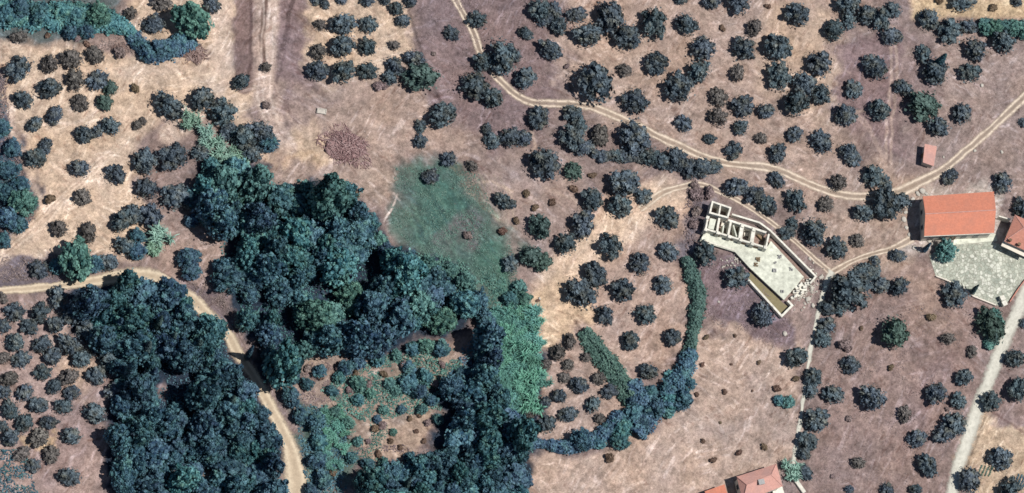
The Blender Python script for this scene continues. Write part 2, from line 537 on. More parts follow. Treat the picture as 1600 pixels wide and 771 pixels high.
# ------------------------------------------------------------------ ground
def axis(lo, hi, step, far):
    a = list(np.arange(lo, hi + step, step))
    s = step; x = a[-1]
    right = []
    while x < far: s *= 1.25; x += s; right.append(x)
    s = step; x = a[0]; left = []
    while x > -far: s *= 1.25; x -= s; left.append(x)
    return np.array(left[::-1] + a + right)
gx = axis(-128, 128, 0.25, 2600); gy = axis(-72, 72, 0.25, 2600)
GX, GY = np.meshgrid(gx, gy)
GZ = HZ(GX, GY)
near = (np.abs(GX) < 400) & (np.abs(GY) < 400)
GZ = np.where(near, GZ, 0) 
nx, ny = len(gx), len(gy)
U, Vv = to_px(GX, GY)
nu = fbm(GX / 3.2, GY / 3.2, 4, 40); nv = fbm(GX / 3.2, GY / 3.2, 4, 60)
bu = fbm(GX / 9, GY / 9, 3, 44); bv = fbm(GX / 9, GY / 9, 3, 64)
UU = U + nu * 20 + bu * 26; VV = Vv + nv * 20 + bv * 26

paint = np.zeros(GX.shape + (3,)); paint[:] = lin((150, 126, 123))
def zone(poly, col, soft=8, alpha=1.0, patch=0.0, seed=0):
    if soft <= 5: d = poly_sd(U + nu * 6, Vv + nv * 6, poly)
    else: d = poly_sd(UU, VV, poly)
    soft = soft * 1.5
    m = (1 - sstep(-soft, soft, d)) * alpha
    if patch: m = m * sstep(-0.35, 0.25, fbm(GX / 4.0 + seed, GY / 4.0, 4, 80 + seed) + (1 - patch) * 0.6 - 0.1)
    paint[:] = paint * (1 - m[..., None]) + np.array(lin(col)) * m[..., None]
def blob(x, y, r, col, alpha=1.0, ry=None):
    ry = ry or r
    m = (1 - sstep(0.45, 1.15, np.hypot((UU - x) / r, (VV - y) / ry))) * alpha
    paint[:] = paint * (1 - m[..., None]) + np.array(lin(col)) * m[..., None]
def stroke(pts, w, col, alpha=0.8, soft=2.0, wig=3.0):
    x = U + nu * wig; y = Vv + nv * wig
    d, s = line_d(x, y, pts)
    m = (1 - sstep(w * 0.5 - soft * .5, w * 0.5 + soft, d)) * alpha
    m = m * (0.8 + 0.2 * sstep(-0.5, 0.3, fbm(GX / 2.5, GY / 2.5, 3, 99)))
    paint[:] = paint * (1 - m[..., None]) + np.array(lin(col)) * m[..., None]
SAND = (214, 187, 158); TAN = (186, 162, 145); MAUVE = (146, 122, 120); PINK = (196, 168, 150)
zone([(12, 62), (180, 66), (210, 92), (330, 92), (365, 60), (370, -40), (-30, -60), (205, -30), (215, 20), (200, 50)][0:6] + [(215, -40), (205, 20), (190, 55)], SAND)
zone([(12, 60), (200, 80), (360, 100), (420, 190), (455, 250), (420, 270), (330, 150), (240, 170), (215, 230), (205, 300), (235, 350), (215, 395), (120, 400), (0, 410), (-40, 420), (-30, 390), (55, 330), (45, 270), (15, 190)], SAND, 8)
zone([(368, -60), (400, -60), (396, 60), (388, 130), (372, 130)], (140, 112, 116), 3)
zone([(402, -60), (445, -60), (430, 60), (425, 190), (400, 180), (395, 60)], (188, 160, 148), 5)
zone([(440, -60), (485, -60), (482, 140), (450, 200), (430, 120)], (150, 120, 126), 8, 1, .3)
zone([(484, -60), (632, -60), (648, 70), (640, 128), (490, 128)], SAND, 7)
zone([(400, 130), (660, 125), (700, 180), (760, 240), (620, 260), (610, 330), (560, 290), (440, 285), (420, 230)], (176, 150, 138), 12)
zone([(400, 180), (440, 140), (520, 150), (500, 190), (430, 220)], (152, 127, 128), 8, .6, .3)
blob(478, 235, 42, (222, 190, 150), .9, 34); blob(480, 212, 34, SAND, .7)
blob(600, 200, 60, (196, 166, 148), .6, 40); blob(590, 275, 40, TAN, .7)
zone([(650, -60), (860, -60), (885, 40), (880, 140), (850, 200), (770, 230), (700, 165), (668, 100)], (142, 115, 121), 10)
zone([(700, 30), (760, 100), (760, 200), (700, 160), (680, 80)], (150, 120, 124), 10, .6)
zone([(880, -60), (1340, -60), (1340, 60), (1310, 180), (1350, 330), (1230, 330), (1130, 290), (960, 200), (880, 160)], (182, 155, 141), 12)
zone([(1190, 0), (1300, 20), (1325, 130), (1280, 200), (1180, 130)], (202, 175, 148), 14, .8)
zone([(905, 60), (1010, 60), (1010, 140), (900, 120)], (196, 168, 148), 14, .6)
zone([(1310, 60), (1405, 40), (1420, 260), (1370, 230), (1290, 180), (1320, 120)], (145, 114, 121), 8, .95)
zone([(1420, -60), (1640, -60), (1640, 26), (1540, 28), (1425, 30)], (208, 182, 142), 4)
zone([(1400, 35), (1640, 60), (1640, 320), (1430, 290), (1410, 160)], (166, 142, 136), 8)
zone([(1405, 40), (1470, 60), (1460, 160), (1440, 260), (1405, 250)], (152, 124, 126), 9, .8, .2)
zone([(1350, 260), (1440, 300), (1430, 440), (1290, 440), (1270, 330)], (182, 156, 140), 10)
zone([(850, 320), (1010, 270), (1085, 290), (1060, 400), (1080, 560), (1000, 590), (940, 530), (880, 520), (840, 500), (860, 430)], (188, 158, 143), 8)
zone([(730, 235), (900, 240), (930, 300), (880, 410), (780, 410), (740, 300)], (168, 143, 137), 10)
blob(850, 300, 50, (178, 152, 144), .6)
zone([(850, 460), (905, 455), (925, 500), (850, 545), (838, 500)], (216, 186, 148), 8)
zone([(900, 370), (1010, 320), (960, 370), (890, 430), (860, 450)], (204, 172, 142), 7)
zone([(830, 420), (880, 430), (870, 470), (820, 470)], (168, 142, 136), 8, .8)
zone([(1070, 400), (1150, 390), (1240, 500), (1230, 560), (1150, 520), (1090, 500)], (136, 109, 122), 10)
zone([(1080, 560), (1140, 505), (1220, 540), (1250, 560), (1235, 700), (1160, 760), (1080, 830), (820, 830), (815, 700), (900, 720), (1000, 680), (1060, 650)], PINK, 7)
zone([(1150, 560), (1240, 600), (1230, 690), (1130, 690)], (176, 152, 142), 18, .6)
zone([(1240, 490), (1285, 440), (1270, 560), (1230, 570)], (170, 142, 134), 8, .8)
zone([(1280, 560), (1330, 420), (1440, 430), (1555, 480), (1510, 640), (1470, 830), (1250, 830)], (156, 128, 124), 10)
zone([(1400, 440), (1460, 450), (1480, 520), (1430, 500)], (186, 156, 140), 14, .7)
zone([(1460, 540), (1500, 560), (1440, 700), (1400, 680)], (150, 118, 122), 20, .6)
zone([(850, 540), (985, 520), (1000, 640), (960, 690), (820, 700), (820, 600)], (186, 158, 144), 8)
zone([(1525, 650), (1640, 680), (1640, 830), (1500, 830)], (204, 178, 146), 6)
zone([(1545, 600), (1640, 600), (1640, 690), (1540, 650)], (158, 130, 128), 6)
zone([(-40, 466), (200, 452), (170, 560), (200, 600), (175, 771), (-40, 830)], (178, 148, 142), 10)
zone([(60, 640), (160, 620), (160, 700), (120, 760), (40, 771)], (158, 130, 132), 12, .7)
blob(62, 690, 26, (214, 184, 140), .8, 14); blob(90, 545, 40, (206, 176, 154), .5); blob(120, 590, 40, (206, 178, 148), .6)
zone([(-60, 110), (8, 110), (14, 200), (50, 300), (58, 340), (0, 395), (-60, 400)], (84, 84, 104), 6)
zone([(-40, 405), (110, 395), (110, 440), (0, 448), (-40, 450)], (125, 108, 120), 6)
zone([(250, 330), (320, 330), (350, 400), (330, 470), (270, 440), (230, 390)], (172, 144, 136), 9)
zone([(285, 440), (345, 450), (375, 510), (330, 480)], (138, 116, 126), 6)
zone([(440, 560), (560, 560), (700, 530), (740, 600), (700, 640), (640, 700), (540, 720), (460, 640)], (168, 146, 132), 10)
zone([(560, 650), (600, 640), (680, 635), (685, 670), (640, 710), (560, 715)], (196, 168, 144), 6, .75)
blob(650, 600, 60, (150, 145, 118), .5, 40)
# green patch
zone([(618, 262), (690, 258), (745, 268), (772, 330), (808, 400), (815, 450), (760, 500), (690, 480), (650, 400), (610, 350)], (96, 120, 110), 12)
blob(690, 310, 55, (70, 116, 104), .9, 42); blob(672, 345, 40, (66, 112, 102), .7)
blob(722, 362, 42, (118, 114, 114), .85, 36); blob(745, 290, 26, (140, 128, 118), .6)
blob(750, 410, 50, (72, 122, 106), .8, 26); blob(700, 395, 40, (86, 112, 104), .6); blob(790, 440, 30, (72, 128, 108), .8)
blob(640, 300, 30, (100, 116, 112), .5)
# floor below the woods, navy tree shade painted into its colour
WOODFLOOR_SHADE = (44, 56, 78)
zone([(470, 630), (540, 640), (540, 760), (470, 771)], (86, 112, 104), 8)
zone([(280, 735), (330, 720), (360, 771), (300, 830), (250, 771)], (150, 142, 136), 6)
blob(270, 607, 20, (150, 124, 126), .9, 24)
zone([(0, -60), (210, -60), (180, 40), (130, 60), (0, 60)], (100, 112, 112), 8)
zone([(130, 50), (200, 50), (240, 85), (200, 92), (140, 70)], (160, 132, 130), 5, .8)
zone([(1440, 290), (1560, 290), (1568, 385), (1490, 392), (1410, 400), (1425, 330)], (205, 192, 178), 8, .8)
zone([(1080, 300), (1110, 300), (1100, 400), (1078, 430), (1070, 380)], (128, 116, 132), 6)
zone([(310, 265), (400, 250), (440, 310), (520, 275), (560, 300), (600, 370), (700, 400), (760, 490), (745, 515), (650, 525), (625, 545), (590, 560), (470, 560), (430, 600), (395, 560), (350, 440)], WOODFLOOR_SHADE, 7)
zone([(130, 450), (200, 435), (270, 455), (350, 530), (410, 620), (435, 700), (430, 830), (170, 830), (165, 700), (185, 610), (110, 500)], WOODFLOOR_SHADE, 7)
zone([(690, 600), (760, 530), (850, 560), (850, 640), (830, 830), (555, 830), (560, 735), (640, 730), (690, 680)], WOODFLOOR_SHADE, 7)
blob(270, 607, 20, (150, 124, 126), .9, 24)
zone([(285, 738), (330, 722), (360, 771), (300, 830), (255, 771)], (150, 142, 136), 6)
# tyre tracks and plough lines
L1 = (224, 196, 166)
for off in (-4, 4):
    stroke([(0 + off, 396), (60 + off, 345), (110 + off, 300), (160 + off, 250), (210 + off, 205), (250 + off, 170)], 3.5, L1, .6)
    stroke([(1393 + off, 40), (1399 + off, 120), (1390 + off, 190), (1388 + off, 260)], 3.5, (200, 172, 158), .7)
    stroke([(1260 + off, 190), (1300 + off, 160), (1340 + off, 175), (1380 + off, 165)], 3, (196, 170, 156), .55)
    stroke([(1335, 175 + off), (1360, 205 + off), (1380, 250 + off)], 2.5, (196, 170, 156), .5)
stroke([(400, 180), (425, 150), (440, 100), (455, 40), (470, 0)], 3, (110, 84, 92), .6)
stroke([(409, 100), (410, 60), (413, 20), (418, 0)], 5, (110, 84, 84), .8)
stroke([(436, 150), (450, 175), (465, 195)], 4, (125, 98, 96), .6); stroke([(428, 130), (448, 180), (470, 205)], 3, (200, 172, 158), .6)
stroke([(345, -20), (346, 60), (350, 110), (330, 150), (295, 185), (265, 210)], 30, (216, 192, 172), .85, 8)
stroke([(425, -20), (420, 60), (412, 150), (430, 200), (450, 230)], 24, (212, 186, 170), .9, 6)
stroke([(380, -20), (380, 60), (382, 135)], 24, (138, 108, 108), .85, 3)
stroke([(392, -20), (393, 90), (386, 135)], 4, (98, 72, 76), .8, 2)
stroke([(411, 105), (410, 60), (412, 20), (420, -10)], 7, (112, 80, 74), .9, 2)
stroke([(441, 75), (447, 50), (452, 20), (462, -10)], 6, (104, 78, 84), .8, 2)
stroke([(470, -20), (466, 60), (455, 120), (445, 170)], 10, (146, 116, 120), .7, 5)
for off in (-10, -2, 8):
    stroke([(425 + off, -20), (420 + off, 60), (412 + off, 150), (432 + off, 205)], 2, (232, 210, 194), .6, 1.5)
    stroke([(345 + off, -20), (346 + off, 60), (350 + off, 110), (330 + off, 150)], 2, (232, 208, 186), .5, 1.5)
stroke([(-5, 402), (60, 350), (110, 302), (160, 252), (215, 202), (260, 165), (330, 125)], 26, (224, 198, 170), .8, 8)
for off in (-8, 0, 8):
    stroke([(-5, 402 + off), (60 + off, 350 + off * .4), (110 + off, 302), (160 + off, 252), (215 + off, 202)], 2.5, (238, 214, 188), .65, 1.5)
    stroke([(0 + off, 398), (58 + off, 345), (108 + off, 298), (158 + off, 248)], 1.5, (176, 146, 124), .5, 1.5)
stroke([(15, 150), (18, 200), (52, 290), (70, 330)], 7, (228, 200, 176), .7, 4)
stroke([(60, 130), (200, 112), (330, 105), (360, 60)], 12, (218, 192, 166), .7, 6)
stroke([(120, 195), (70, 190), (30, 200)], 3, (232, 206, 180), .6, 2); stroke([(190, 140), (130, 190), (60, 195)], 3, (236, 212, 188), .6, 2)
stroke([(390, 230), (340, 250), (300, 330), (290, 420)], 10, (188, 158, 146), .4, 6)
for k in range(14):
    y0 = 10 + k * 15
    stroke([(890, y0 - 20), (1000, y0 + 5), (1150, y0 + 40), (1330, y0 + 90)], 1.6, (200, 174, 156) if k % 2 else (158, 130, 122), .35, 1.5, 5)
for k in range(9):
    stroke([(840 + k * 22, 730 + k % 3 * 6), (860 + k * 24, 771 + k), (870 + k * 24, 800)], 1.6, (214, 184, 168), .35, 2, 6)
for k in range(9):
    stroke([(500 + k * 17, 0), (496 + k * 17, 120)], 1.5, (196, 160, 134) if k % 2 else (226, 196, 166), .35, 2, 4)
for k in range(8):
    stroke([(20 + k * 22, 100 + k * 6), (30 + k * 22, 220 + k * 5)], 2, (226, 198, 164) if k % 2 else (190, 158, 134), .35, 3, 8)
for k in range(12):
    stroke([(1340 + k * 14, 480 + (k * 37) % 50), (1310 + k * 14, 600), (1300 + k * 14, 730)], 1.8, (178, 150, 144) if k % 2 else (134, 106, 110), .35, 2, 7)
stroke([(1250, 565), (1190, 600), (1150, 625), (1120, 645), (1065, 665)], 3, (214, 188, 170), .6); stroke([(1245, 560), (1185, 592), (1145, 616)], 2.5, (214, 188, 170), .5)
stroke([(1060, 650), (1085, 700), (1115, 740)], 5, (212, 186, 170), .5, 3)
stroke([(830, 262), (850, 292), (890, 310), (925, 330)], 3, (196, 170, 156), .6); stroke([(800, 330), (860, 300), (905, 262), (870, 240)], 3, (192, 166, 152), .5)
stroke([(830, 205), (836, 228), (826, 250)], 4, (206, 178, 158), .6)
stroke([(600, 345), (612, 330), (620, 305)], 2.2, (226, 208, 196), .8, 1); stroke([(612, 330), (604, 338)], 2, (226, 208, 196), .8, 1); stroke([(614, 303), (624, 312)], 2, (226, 208, 196), .7, 1)
stroke([(800, 300), (770, 284), (755, 285)], 3, (210, 182, 160), .7)
for w_, a_ in ((58, .75), (34, .75)):
    stroke([(1040, 305), (1010, 322), (985, 342), (940, 372), (900, 402), (868, 440), (858, 470)], w_, (226, 198, 168), a_, 12, 9)
zone([(838, 462), (880, 440), (925, 480), (925, 505), (850, 545), (836, 510)], (222, 192, 156), 7, .95)
for off in (-6, 6):
    stroke([(858, 448 + off), (890, 408 + off), (930, 378 + off), (985, 345 + off), (1010, 322 + off)], 3.5, (220, 190, 158), .5)
for k in range(8):
    stroke([(1075 + 9 * k, 300 + k * 3), (1078 + 9 * k, 306 + k * 3)], 4, (150, 130, 136), .4)
stroke([(880, 0), (886, 60), (890, 140)], 3, (112, 92, 92), .5)
for k in range(26):     # green patch swirls
    a = k * 0.37
    stroke([(632 + (k * 53) % 120, 280 + (k * 31) % 90), (645 + (k * 53) % 120, 310 + (k * 31) % 90), (668 + (k * 53) % 120, 335 + (k * 31) % 90)], 1.6, (112, 158, 136) if k % 2 else (58, 88, 92), .4, 2, 8)
for k in range(10):
    stroke([(700 + k * 9, 250 + k * 3), (730 + k * 8, 300 + k * 2), (760 + k * 5, 330 + k * 3)], 1.5, (178, 168, 132), .35, 2, 6)
stroke([(1545, 640), (1580, 662), (1605, 680)], 3, (120, 84, 84), .7); stroke([(1408, 240), (1402, 200), (1399, 130)], 2, (120, 94, 100), .4)
stroke([(155, 600 + 85), (137, 690)], 2, (120, 70, 60), .6)
# mottling of the soil itself
def fibre(seed, L, Wd, ang):
    a = ang + .5 * bu
    ca, sa = math.cos(ang), math.sin(ang)
    x = GX * ca + GY * sa + nu * .5; y = -GX * sa + GY * ca + nv * .5 + bv * 1.5
    return fbm(x / L, y / Wd, 3, seed)
fsel = fbm(GX / 16, GY / 16, 2, 270)
fa = np.where(fsel > .1, fibre(280, 3.4, .55, 1.1), np.where(fsel > -.15, fibre(284, 3.2, .5, .35), fibre(288, 3.2, .55, -.6)))
fb = np.where(fsel > .1, fibre(380, 2.2, .5, 1.0), np.where(fsel > -.15, fibre(384, 2.4, .5, 2.3), fibre(388, 2.2, .5, -.5)))
notgreen = (paint[..., 0] > paint[..., 1] * 1.02)[..., None]
light = sstep(.22, .50, fa)[..., None] * (0.55 + .45 * sstep(-.3, .3, fbm(GX / 5, GY / 5, 2, 290)))[..., None]
dark = sstep(.25, .55, fb)[..., None] * (0.5 + .5 * sstep(-.2, .4, fbm(GX / 5, GY / 5, 2, 295)))[..., None]
paint = paint * (1 + light * np.array([.42, .52, .64]))
paint = paint * (1 - dark * np.where(notgreen, np.array([.30, .40, .40]), np.array([.35, .25, .25])))
ridge = 1 - np.abs(fbm(GX / 2.2 + nu * .5, GY / 2.2 + nv * .5, 4, 250)) * 2.2      # thin pale lines between dry tufts
mott = 1 + 0.12 * fbm(GX / 9, GY / 9, 4, 200) + .16 * fbm(GX / 3.6, GY / 3.6, 3, 205) + 0.40 * fbm(GX / 1.1, GY / 1.1, 4, 210) + 0.16 * (ridge - .55)
mean = paint.mean(axis=2, keepdims=True)
paint = (paint * 0.80 + mean * 0.20) * np.array([1.0, 1.0, 1.02])
paint[..., 1] += 0.38 * np.clip(paint[..., 0] * .42 + paint[..., 2] * .58 - paint[..., 1], 0, 1)
paint *= mott[..., None]
tint = fbm(GX / 6, GY / 6, 3, 230)[..., None]
paint *= 1 + tint * np.array([0.05, 0.0, -0.07])
ALB = 0.72
paint = np.clip(paint * ALB, 0.01, 0.85)
VG = np.stack([GX.ravel(), GY.ravel(), GZ.ravel()], 1)
i = np.arange(nx * ny).reshape(ny, nx)
FG = np.stack([i[:-1, :-1].ravel(), i[:-1, 1:].ravel(), i[1:, 1:].ravel(), i[1:, :-1].ravel()], 1)

m, nt, bs = new_mat('dry soil and grass')
at = N(nt, 'ShaderNodeAttribute', attribute_name='soil')
p = wpos(nt)
n1 = noise(nt, 1.7, 8, 0.72, p, 0.6); n2 = noise(nt, 5.0, 6, 0.7, p); n3 = noise(nt, 0.5, 6, 0.65, p, 1.0)
c = mixc(nt, 1.0, at.outputs['Color'], ramp(nt, n1, [(0.32, 0.62), (0.5, 1.0), (0.68, 1.34)]), 'MULTIPLY')
c = mixc(nt, 1.0, c, ramp(nt, n2, [(0.34, 0.76), (0.66, 1.22)]), 'MULTIPLY')
c = mixc(nt, 1.0, c, ramp(nt, n3, [(0.3, (0.90, 0.86, 0.88)), (0.7, (1.06, 1.06, 1.06))]), 'MULTIPLY')
sp = noise(nt, 2.6, 3, 0.6, p, 0.8); sp2 = noise(nt, 1.9, 3, 0.6, p, 1.5)
c = mixc(nt, ramp(nt, sp, [(0.66, 0.0), (0.74, 0.42)]), c, (0.58, 0.52, 0.50))
c = mixc(nt, ramp(nt, sp2, [(0.27, 0.6), (0.35, 0.0)]), c, (0.17, 0.11, 0.10))
nt.links.new(c, bs.inputs['Base Color']); bs.inputs['Roughness'].default_value = 0.95
bs.inputs['Specular IOR Level'].default_value = 0.1
bump(nt, bs, n1, 0.55, 0.35)
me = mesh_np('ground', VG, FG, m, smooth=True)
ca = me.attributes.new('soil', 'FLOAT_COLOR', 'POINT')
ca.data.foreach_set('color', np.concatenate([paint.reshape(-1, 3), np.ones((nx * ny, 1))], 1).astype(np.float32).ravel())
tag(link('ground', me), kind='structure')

# ------------------------------------------------------------------ roads and tracks
def dirt_mat(name, col, rut, edge=True, nsc=2.0, soft=0):
    m, nt, bs = new_mat(name)
    a = N(nt, 'ShaderNodeAttribute', attribute_name='across')      # 0 at the centre, 1 at the verge
    r = N(nt, 'ShaderNodeAttribute', attribute_name='rut')
    p = wpos(nt)
    n1 = noise(nt, nsc, 7, 0.7, p); n2 = noise(nt, 0.6, 5, 0.6, p)
    rn = N(nt, 'ShaderNodeMath', operation='MULTIPLY'); nt.links.new(r.outputs['Fac'], rn.inputs[0])
    nt.links.new(ramp(nt, noise(nt, .9, 5, .65, p), [(.34, .55), (.52, 1.0)]), rn.inputs[1]); rfac = rn.outputs[0]
    c = mixc(nt, rfac, col, rut)
    c = mixc(nt, 1.0, c, ramp(nt, n1, [(0.3, 0.84), (0.7, 1.10)]), 'MULTIPLY')
    c = mixc(nt, 1.0, c, ramp(nt, n2, [(0.3, 0.86), (0.7, 1.08)]), 'MULTIPLY')
    nt.links.new(c, bs.inputs['Base Color']); bs.inputs['Roughness'].default_value = 0.95
    bs.inputs['Specular IOR Level'].default_value = 0.15
    bump(nt, bs, n1, 0.3, 0.1)
    if edge:
        ad = N(nt, 'ShaderNodeMath', operation='ADD'); nt.links.new(a.outputs['Fac'], ad.inputs[0])
        sb = N(nt, 'ShaderNodeMath', operation='MULTIPLY_ADD'); nt.links.new(n1, sb.inputs[0]); sb.inputs[1].default_value = 1.3; sb.inputs[2].default_value = -0.65
        nt.links.new(sb.outputs[0], ad.inputs[1])
        al = ramp(nt, ad.outputs[0], [(0.45, 1.0), (0.95, 0.0)])
        if soft:
            q = N(nt, 'ShaderNodeMapRange'); q.inputs['To Min'].default_value = soft; nt.links.new(rfac, q.inputs['Value'])
            q2 = N(nt, 'ShaderNodeMath', operation='MULTIPLY'); nt.links.new(q.outputs[0], q2.inputs[0]); nt.links.new(al, q2.inputs[1]); al = q2.outputs[0]
        tr = N(nt, 'ShaderNodeBsdfTransparent'); mx = N(nt, 'ShaderNodeMixShader')
        out = nt.nodes['Material Output']
        nt.links.new(al, mx.inputs[0]); nt.links.new(tr.outputs[0], mx.inputs[1]); nt.links.new(bs.outputs[0], mx.inputs[2])
        nt.links.new(mx.outputs[0], out.inputs['Surface'])
    return m

def smooth_path(pts, ws, step=0.5):
    W = [P(*q) for q in pts]
    out = []
    n = len(W)
    for i in range(n - 1):
        p0 = W[max(i - 1, 0)]; p1 = W[i]; p2 = W[i + 1]; p3 = W[min(i + 2, n - 1)]
        k = max(2, int((p2 - p1).length / step))
        for j in range(k):
            t = j / k
            q = 0.5 * ((2 * p1) + (p2 - p0) * t + (2 * p0 - 5 * p1 + 4 * p2 - p3) * t * t + (3 * p1 - p0 - 3 * p2 + p3) * t ** 3)
            out.append((q.x, q.y, ws[i] * (1 - t) + ws[i + 1] * t))
    out.append((W[-1].x, W[-1].y, ws[-1]))
    return np.array(out)

def ribbon(name, pts, ws, mat, ruts=0.45, off=0.035, edge_noise=0.25, seed=0, thick=False):
    A = smooth_path(pts, [w * S for w in ws])
    d = np.gradient(A[:, :2], axis=0); d /= np.linalg.norm(d, axis=1)[:, None]
    nrm = np.stack([-d[:, 1], d[:, 0]], 1)
    prof = np.array([-1, -.8, -.6, -.42, -.2, 0, .2, .42, .6, .8, 1.0])
    rutp = np.array([0, .2, .9, 1, .2, 0, .2, 1, .9, .2, 0.]) * (1 if ruts else 0)
    L = len(A); V = []; ac = []; ru = []
    s = np.arange(L) * 0.5
    en = edge_noise * 1.6
    wl = 1 + en * fbm(s / 3.5, s * 0 + seed, 4, 301 + seed); wr = 1 + en * fbm(s / 3.5, s * 0 + seed, 4, 331 + seed)
    wob = .25 * fbm(s / 6, s * 0 + seed, 3, 351 + seed); A[:, 0] += nrm[:, 0] * wob; A[:, 1] += nrm[:, 1] * wob
    for j, q in enumerate(prof):
        w = A[:, 2] * .5 * (wl if q < 0 else wr)
        X = A[:, 0] + nrm[:, 0] * w * q; Y = A[:, 1] + nrm[:, 1] * w * q
        V.append(np.stack([X, Y, HZ(X, Y) + off], 1)); ac.append(np.full(L, abs(q))); ru.append(np.full(L, rutp[j]))
    k = len(prof)
    if thick:
        for q in (-1, 1):
            pass
    V = np.stack(V, 1).reshape(-1, 3); ac = np.stack(ac, 1).ravel(); ru = np.stack(ru, 1).ravel()
    i = np.arange(L * k).reshape(L, k)
    F = np.stack([i[:-1, :-1].ravel(), i[:-1, 1:].ravel(), i[1:, 1:].ravel(), i[1:, :-1].ravel()], 1)[:, ::-1]
    me = mesh_np(name, V, F, mat, smooth=True)
    for nm, dat in (('across', ac), ('rut', ru)):
        a = me.attributes.new(nm, 'FLOAT', 'POINT'); a.data.foreach_set('value', dat.astype(np.float32))
    return tag(link(name, me), kind='structure')

DM1 = dirt_mat('pale track dust', (0.46, 0.37, 0.29), (0.72, 0.61, 0.50), soft=.38)
DM2 = dirt_mat('sandy road dust', (0.52, 0.42, 0.31), (0.64, 0.54, 0.41), soft=.85)
CM = dirt_mat('worn cement road', (0.54, 0.53, 0.47), (0.58, 0.57, 0.50), edge=True, nsc=1.2)
ribbon('dirt_track', [(705, -30), (712, 0), (735, 42), (755, 88), (785, 130), (822, 157), (868, 163), (920, 167), (980, 190), (1050, 224), (1130, 254), (1200, 262), (1250, 281), (1310, 304), (1370, 306), (1410, 298)], [18] * 5 + [20] * 11, DM1, seed=1)
ribbon('dirt_track', [(1640, 118), (1600, 153), (1550, 200), (1500, 244), (1460, 274), (1420, 294), (1395, 305)], [20, 20, 18, 18, 22, 26, 26], DM1, seed=2, off=0.045)
ribbon('dirt_road', [(-40, 458), (0, 455), (60, 450), (120, 443), (200, 430), (245, 434), (285, 456), (320, 488), (352, 520), (378, 560), (402, 600), (430, 650), (452, 700), (462, 740), (462, 800)], [16, 16, 17, 18, 30, 30, 30, 28, 25, 22, 24, 26, 34, 44, 46], DM2, seed=3, edge_noise=.2)
ribbon('dirt_track', [(1000, 328), (1030, 305), (1060, 294), (1095, 289), (1130, 303), (1165, 320), (1205, 348), (1245, 380), (1280, 410), (1298, 426)], [18, 16, 16, 14, 12, 12, 12, 12, 13, 14], DM1, seed=4, off=0.04)
ribbon('dirt_track', [(1296, 428), (1320, 415), (1350, 402), (1395, 388), (1425, 372)], [16, 13, 12, 14, 20], DM1, seed=5, off=0.05)
ribbon('cement_lane', [(1300, 424), (1292, 440), (1284, 470), (1274, 510), (1266, 550), (1258, 600), (1251, 650), (1244, 700), (1240, 728)], [14, 12, 9, 8, 9, 9, 9, 9, 8], CM, ruts=0, seed=6, off=0.055, edge_noise=.5)
ribbon('cement_road', [(1628, 420), (1606, 452), (1590, 486), (1575, 520), (1560, 556), (1543, 600), (1527, 640), (1510, 690), (1496, 735), (1482, 800)], [26, 28, 28, 27, 28, 27, 29, 28, 26, 26], CM, ruts=0, seed=7, off=0.05, edge_noise=.06)

# ------------------------------------------------------------------ solids for the buildings
def bm_obj(name, bm, mat, parent=None, bevel=0):
    bmesh.ops.recalc_face_normals(bm, faces=bm.faces)
    me = bpy.data.meshes.new(name); bm.to_mesh(me); bm.free(); me.materials.append(mat)
    o = link(name, me)
    if parent:
        o.parent = parent
        o.matrix_parent_inverse = parent.matrix_basis.inverted()
    return o

def prism(bm, pts, z0, z1):
    """pts: world xy; z1 may be a list"""
    n = len(pts)
    zt = z1 if isinstance(z1, (list, tuple)) else [z1] * n
    a = [bm.verts.new((p[0], p[1], z0)) for p in pts]; b = [bm.verts.new((p[0], p[1], z)) for p, z in zip(pts, zt)]
    bm.faces.new(b)
    bm.faces.new(a[::-1])
    for i in range(n): bm.faces.new((a[i], a[(i + 1) % n], b[(i + 1) % n], b[i]))

def wall_line(bm, pts, th, z0, z1, closed=False):
    """mitred wall along world xy points"""
    P_ = [Vector((p[0], p[1])) for p in pts]; n = len(P_)
    Lp = []; Rp = []
    for i in range(n):
        if closed: a = P_[i - 1]; b = P_[(i + 1) % n]
        else: a = P_[max(i - 1, 0)]; b = P_[min(i + 1, n - 1)]
        d1 = (P_[i] - a).normalized() if (P_[i] - a).length > 1e-6 else (b - P_[i]).normalized()
        d2 = (b - P_[i]).normalized() if (b - P_[i]).length > 1e-6 else d1
        n1 = Vector((-d1.y, d1.x)); n2 = Vector((-d2.y, d2.x)); mm = (n1 + n2).normalized()
        k = th / 2 / max(0.3, mm.dot(n1))
        Lp.append(P_[i] + mm * k); Rp.append(P_[i] - mm * k)
    seq = range(n) if closed else range(n - 1)
    V = lambda p, z: bm.verts.new((p.x, p.y, z))
    lt = [V(p, z1) for p in Lp]; rt = [V(p, z1) for p in Rp]; lb = [V(p, z0) for p in Lp]; rb = [V(p, z0) for p in Rp]
    for i in seq:
        j = (i + 1) % n
        bm.faces.new((lt[i], lt[j], rt[j], rt[i])); bm.faces.new((lb[i], lb[j], lt[j], lt[i])); bm.faces.new((rt[i], rt[j], rb[j], rb[i])); bm.faces.new((rb[i], rb[j], lb[j], lb[i]))
    if not closed:
        bm.faces.new((lt[0], rt[0], rb[0], lb[0])); bm.faces.new((rt[-1], lt[-1], lb[-1], rb[-1]))

def obox(bm, c, ux, lx, ly, z0, z1):
    """box centred c (xy), along direction ux"""
    ux = Vector((ux[0], ux[1])).normalized(); uy = Vector((-ux.y, ux.x)); c = Vector((c[0], c[1]))
    prism(bm, [c - ux * lx / 2 - uy * ly / 2, c + ux * lx / 2 - uy * ly / 2, c + ux * lx / 2 + uy * ly / 2, c - ux * lx / 2 + uy * ly / 2], z0, z1)

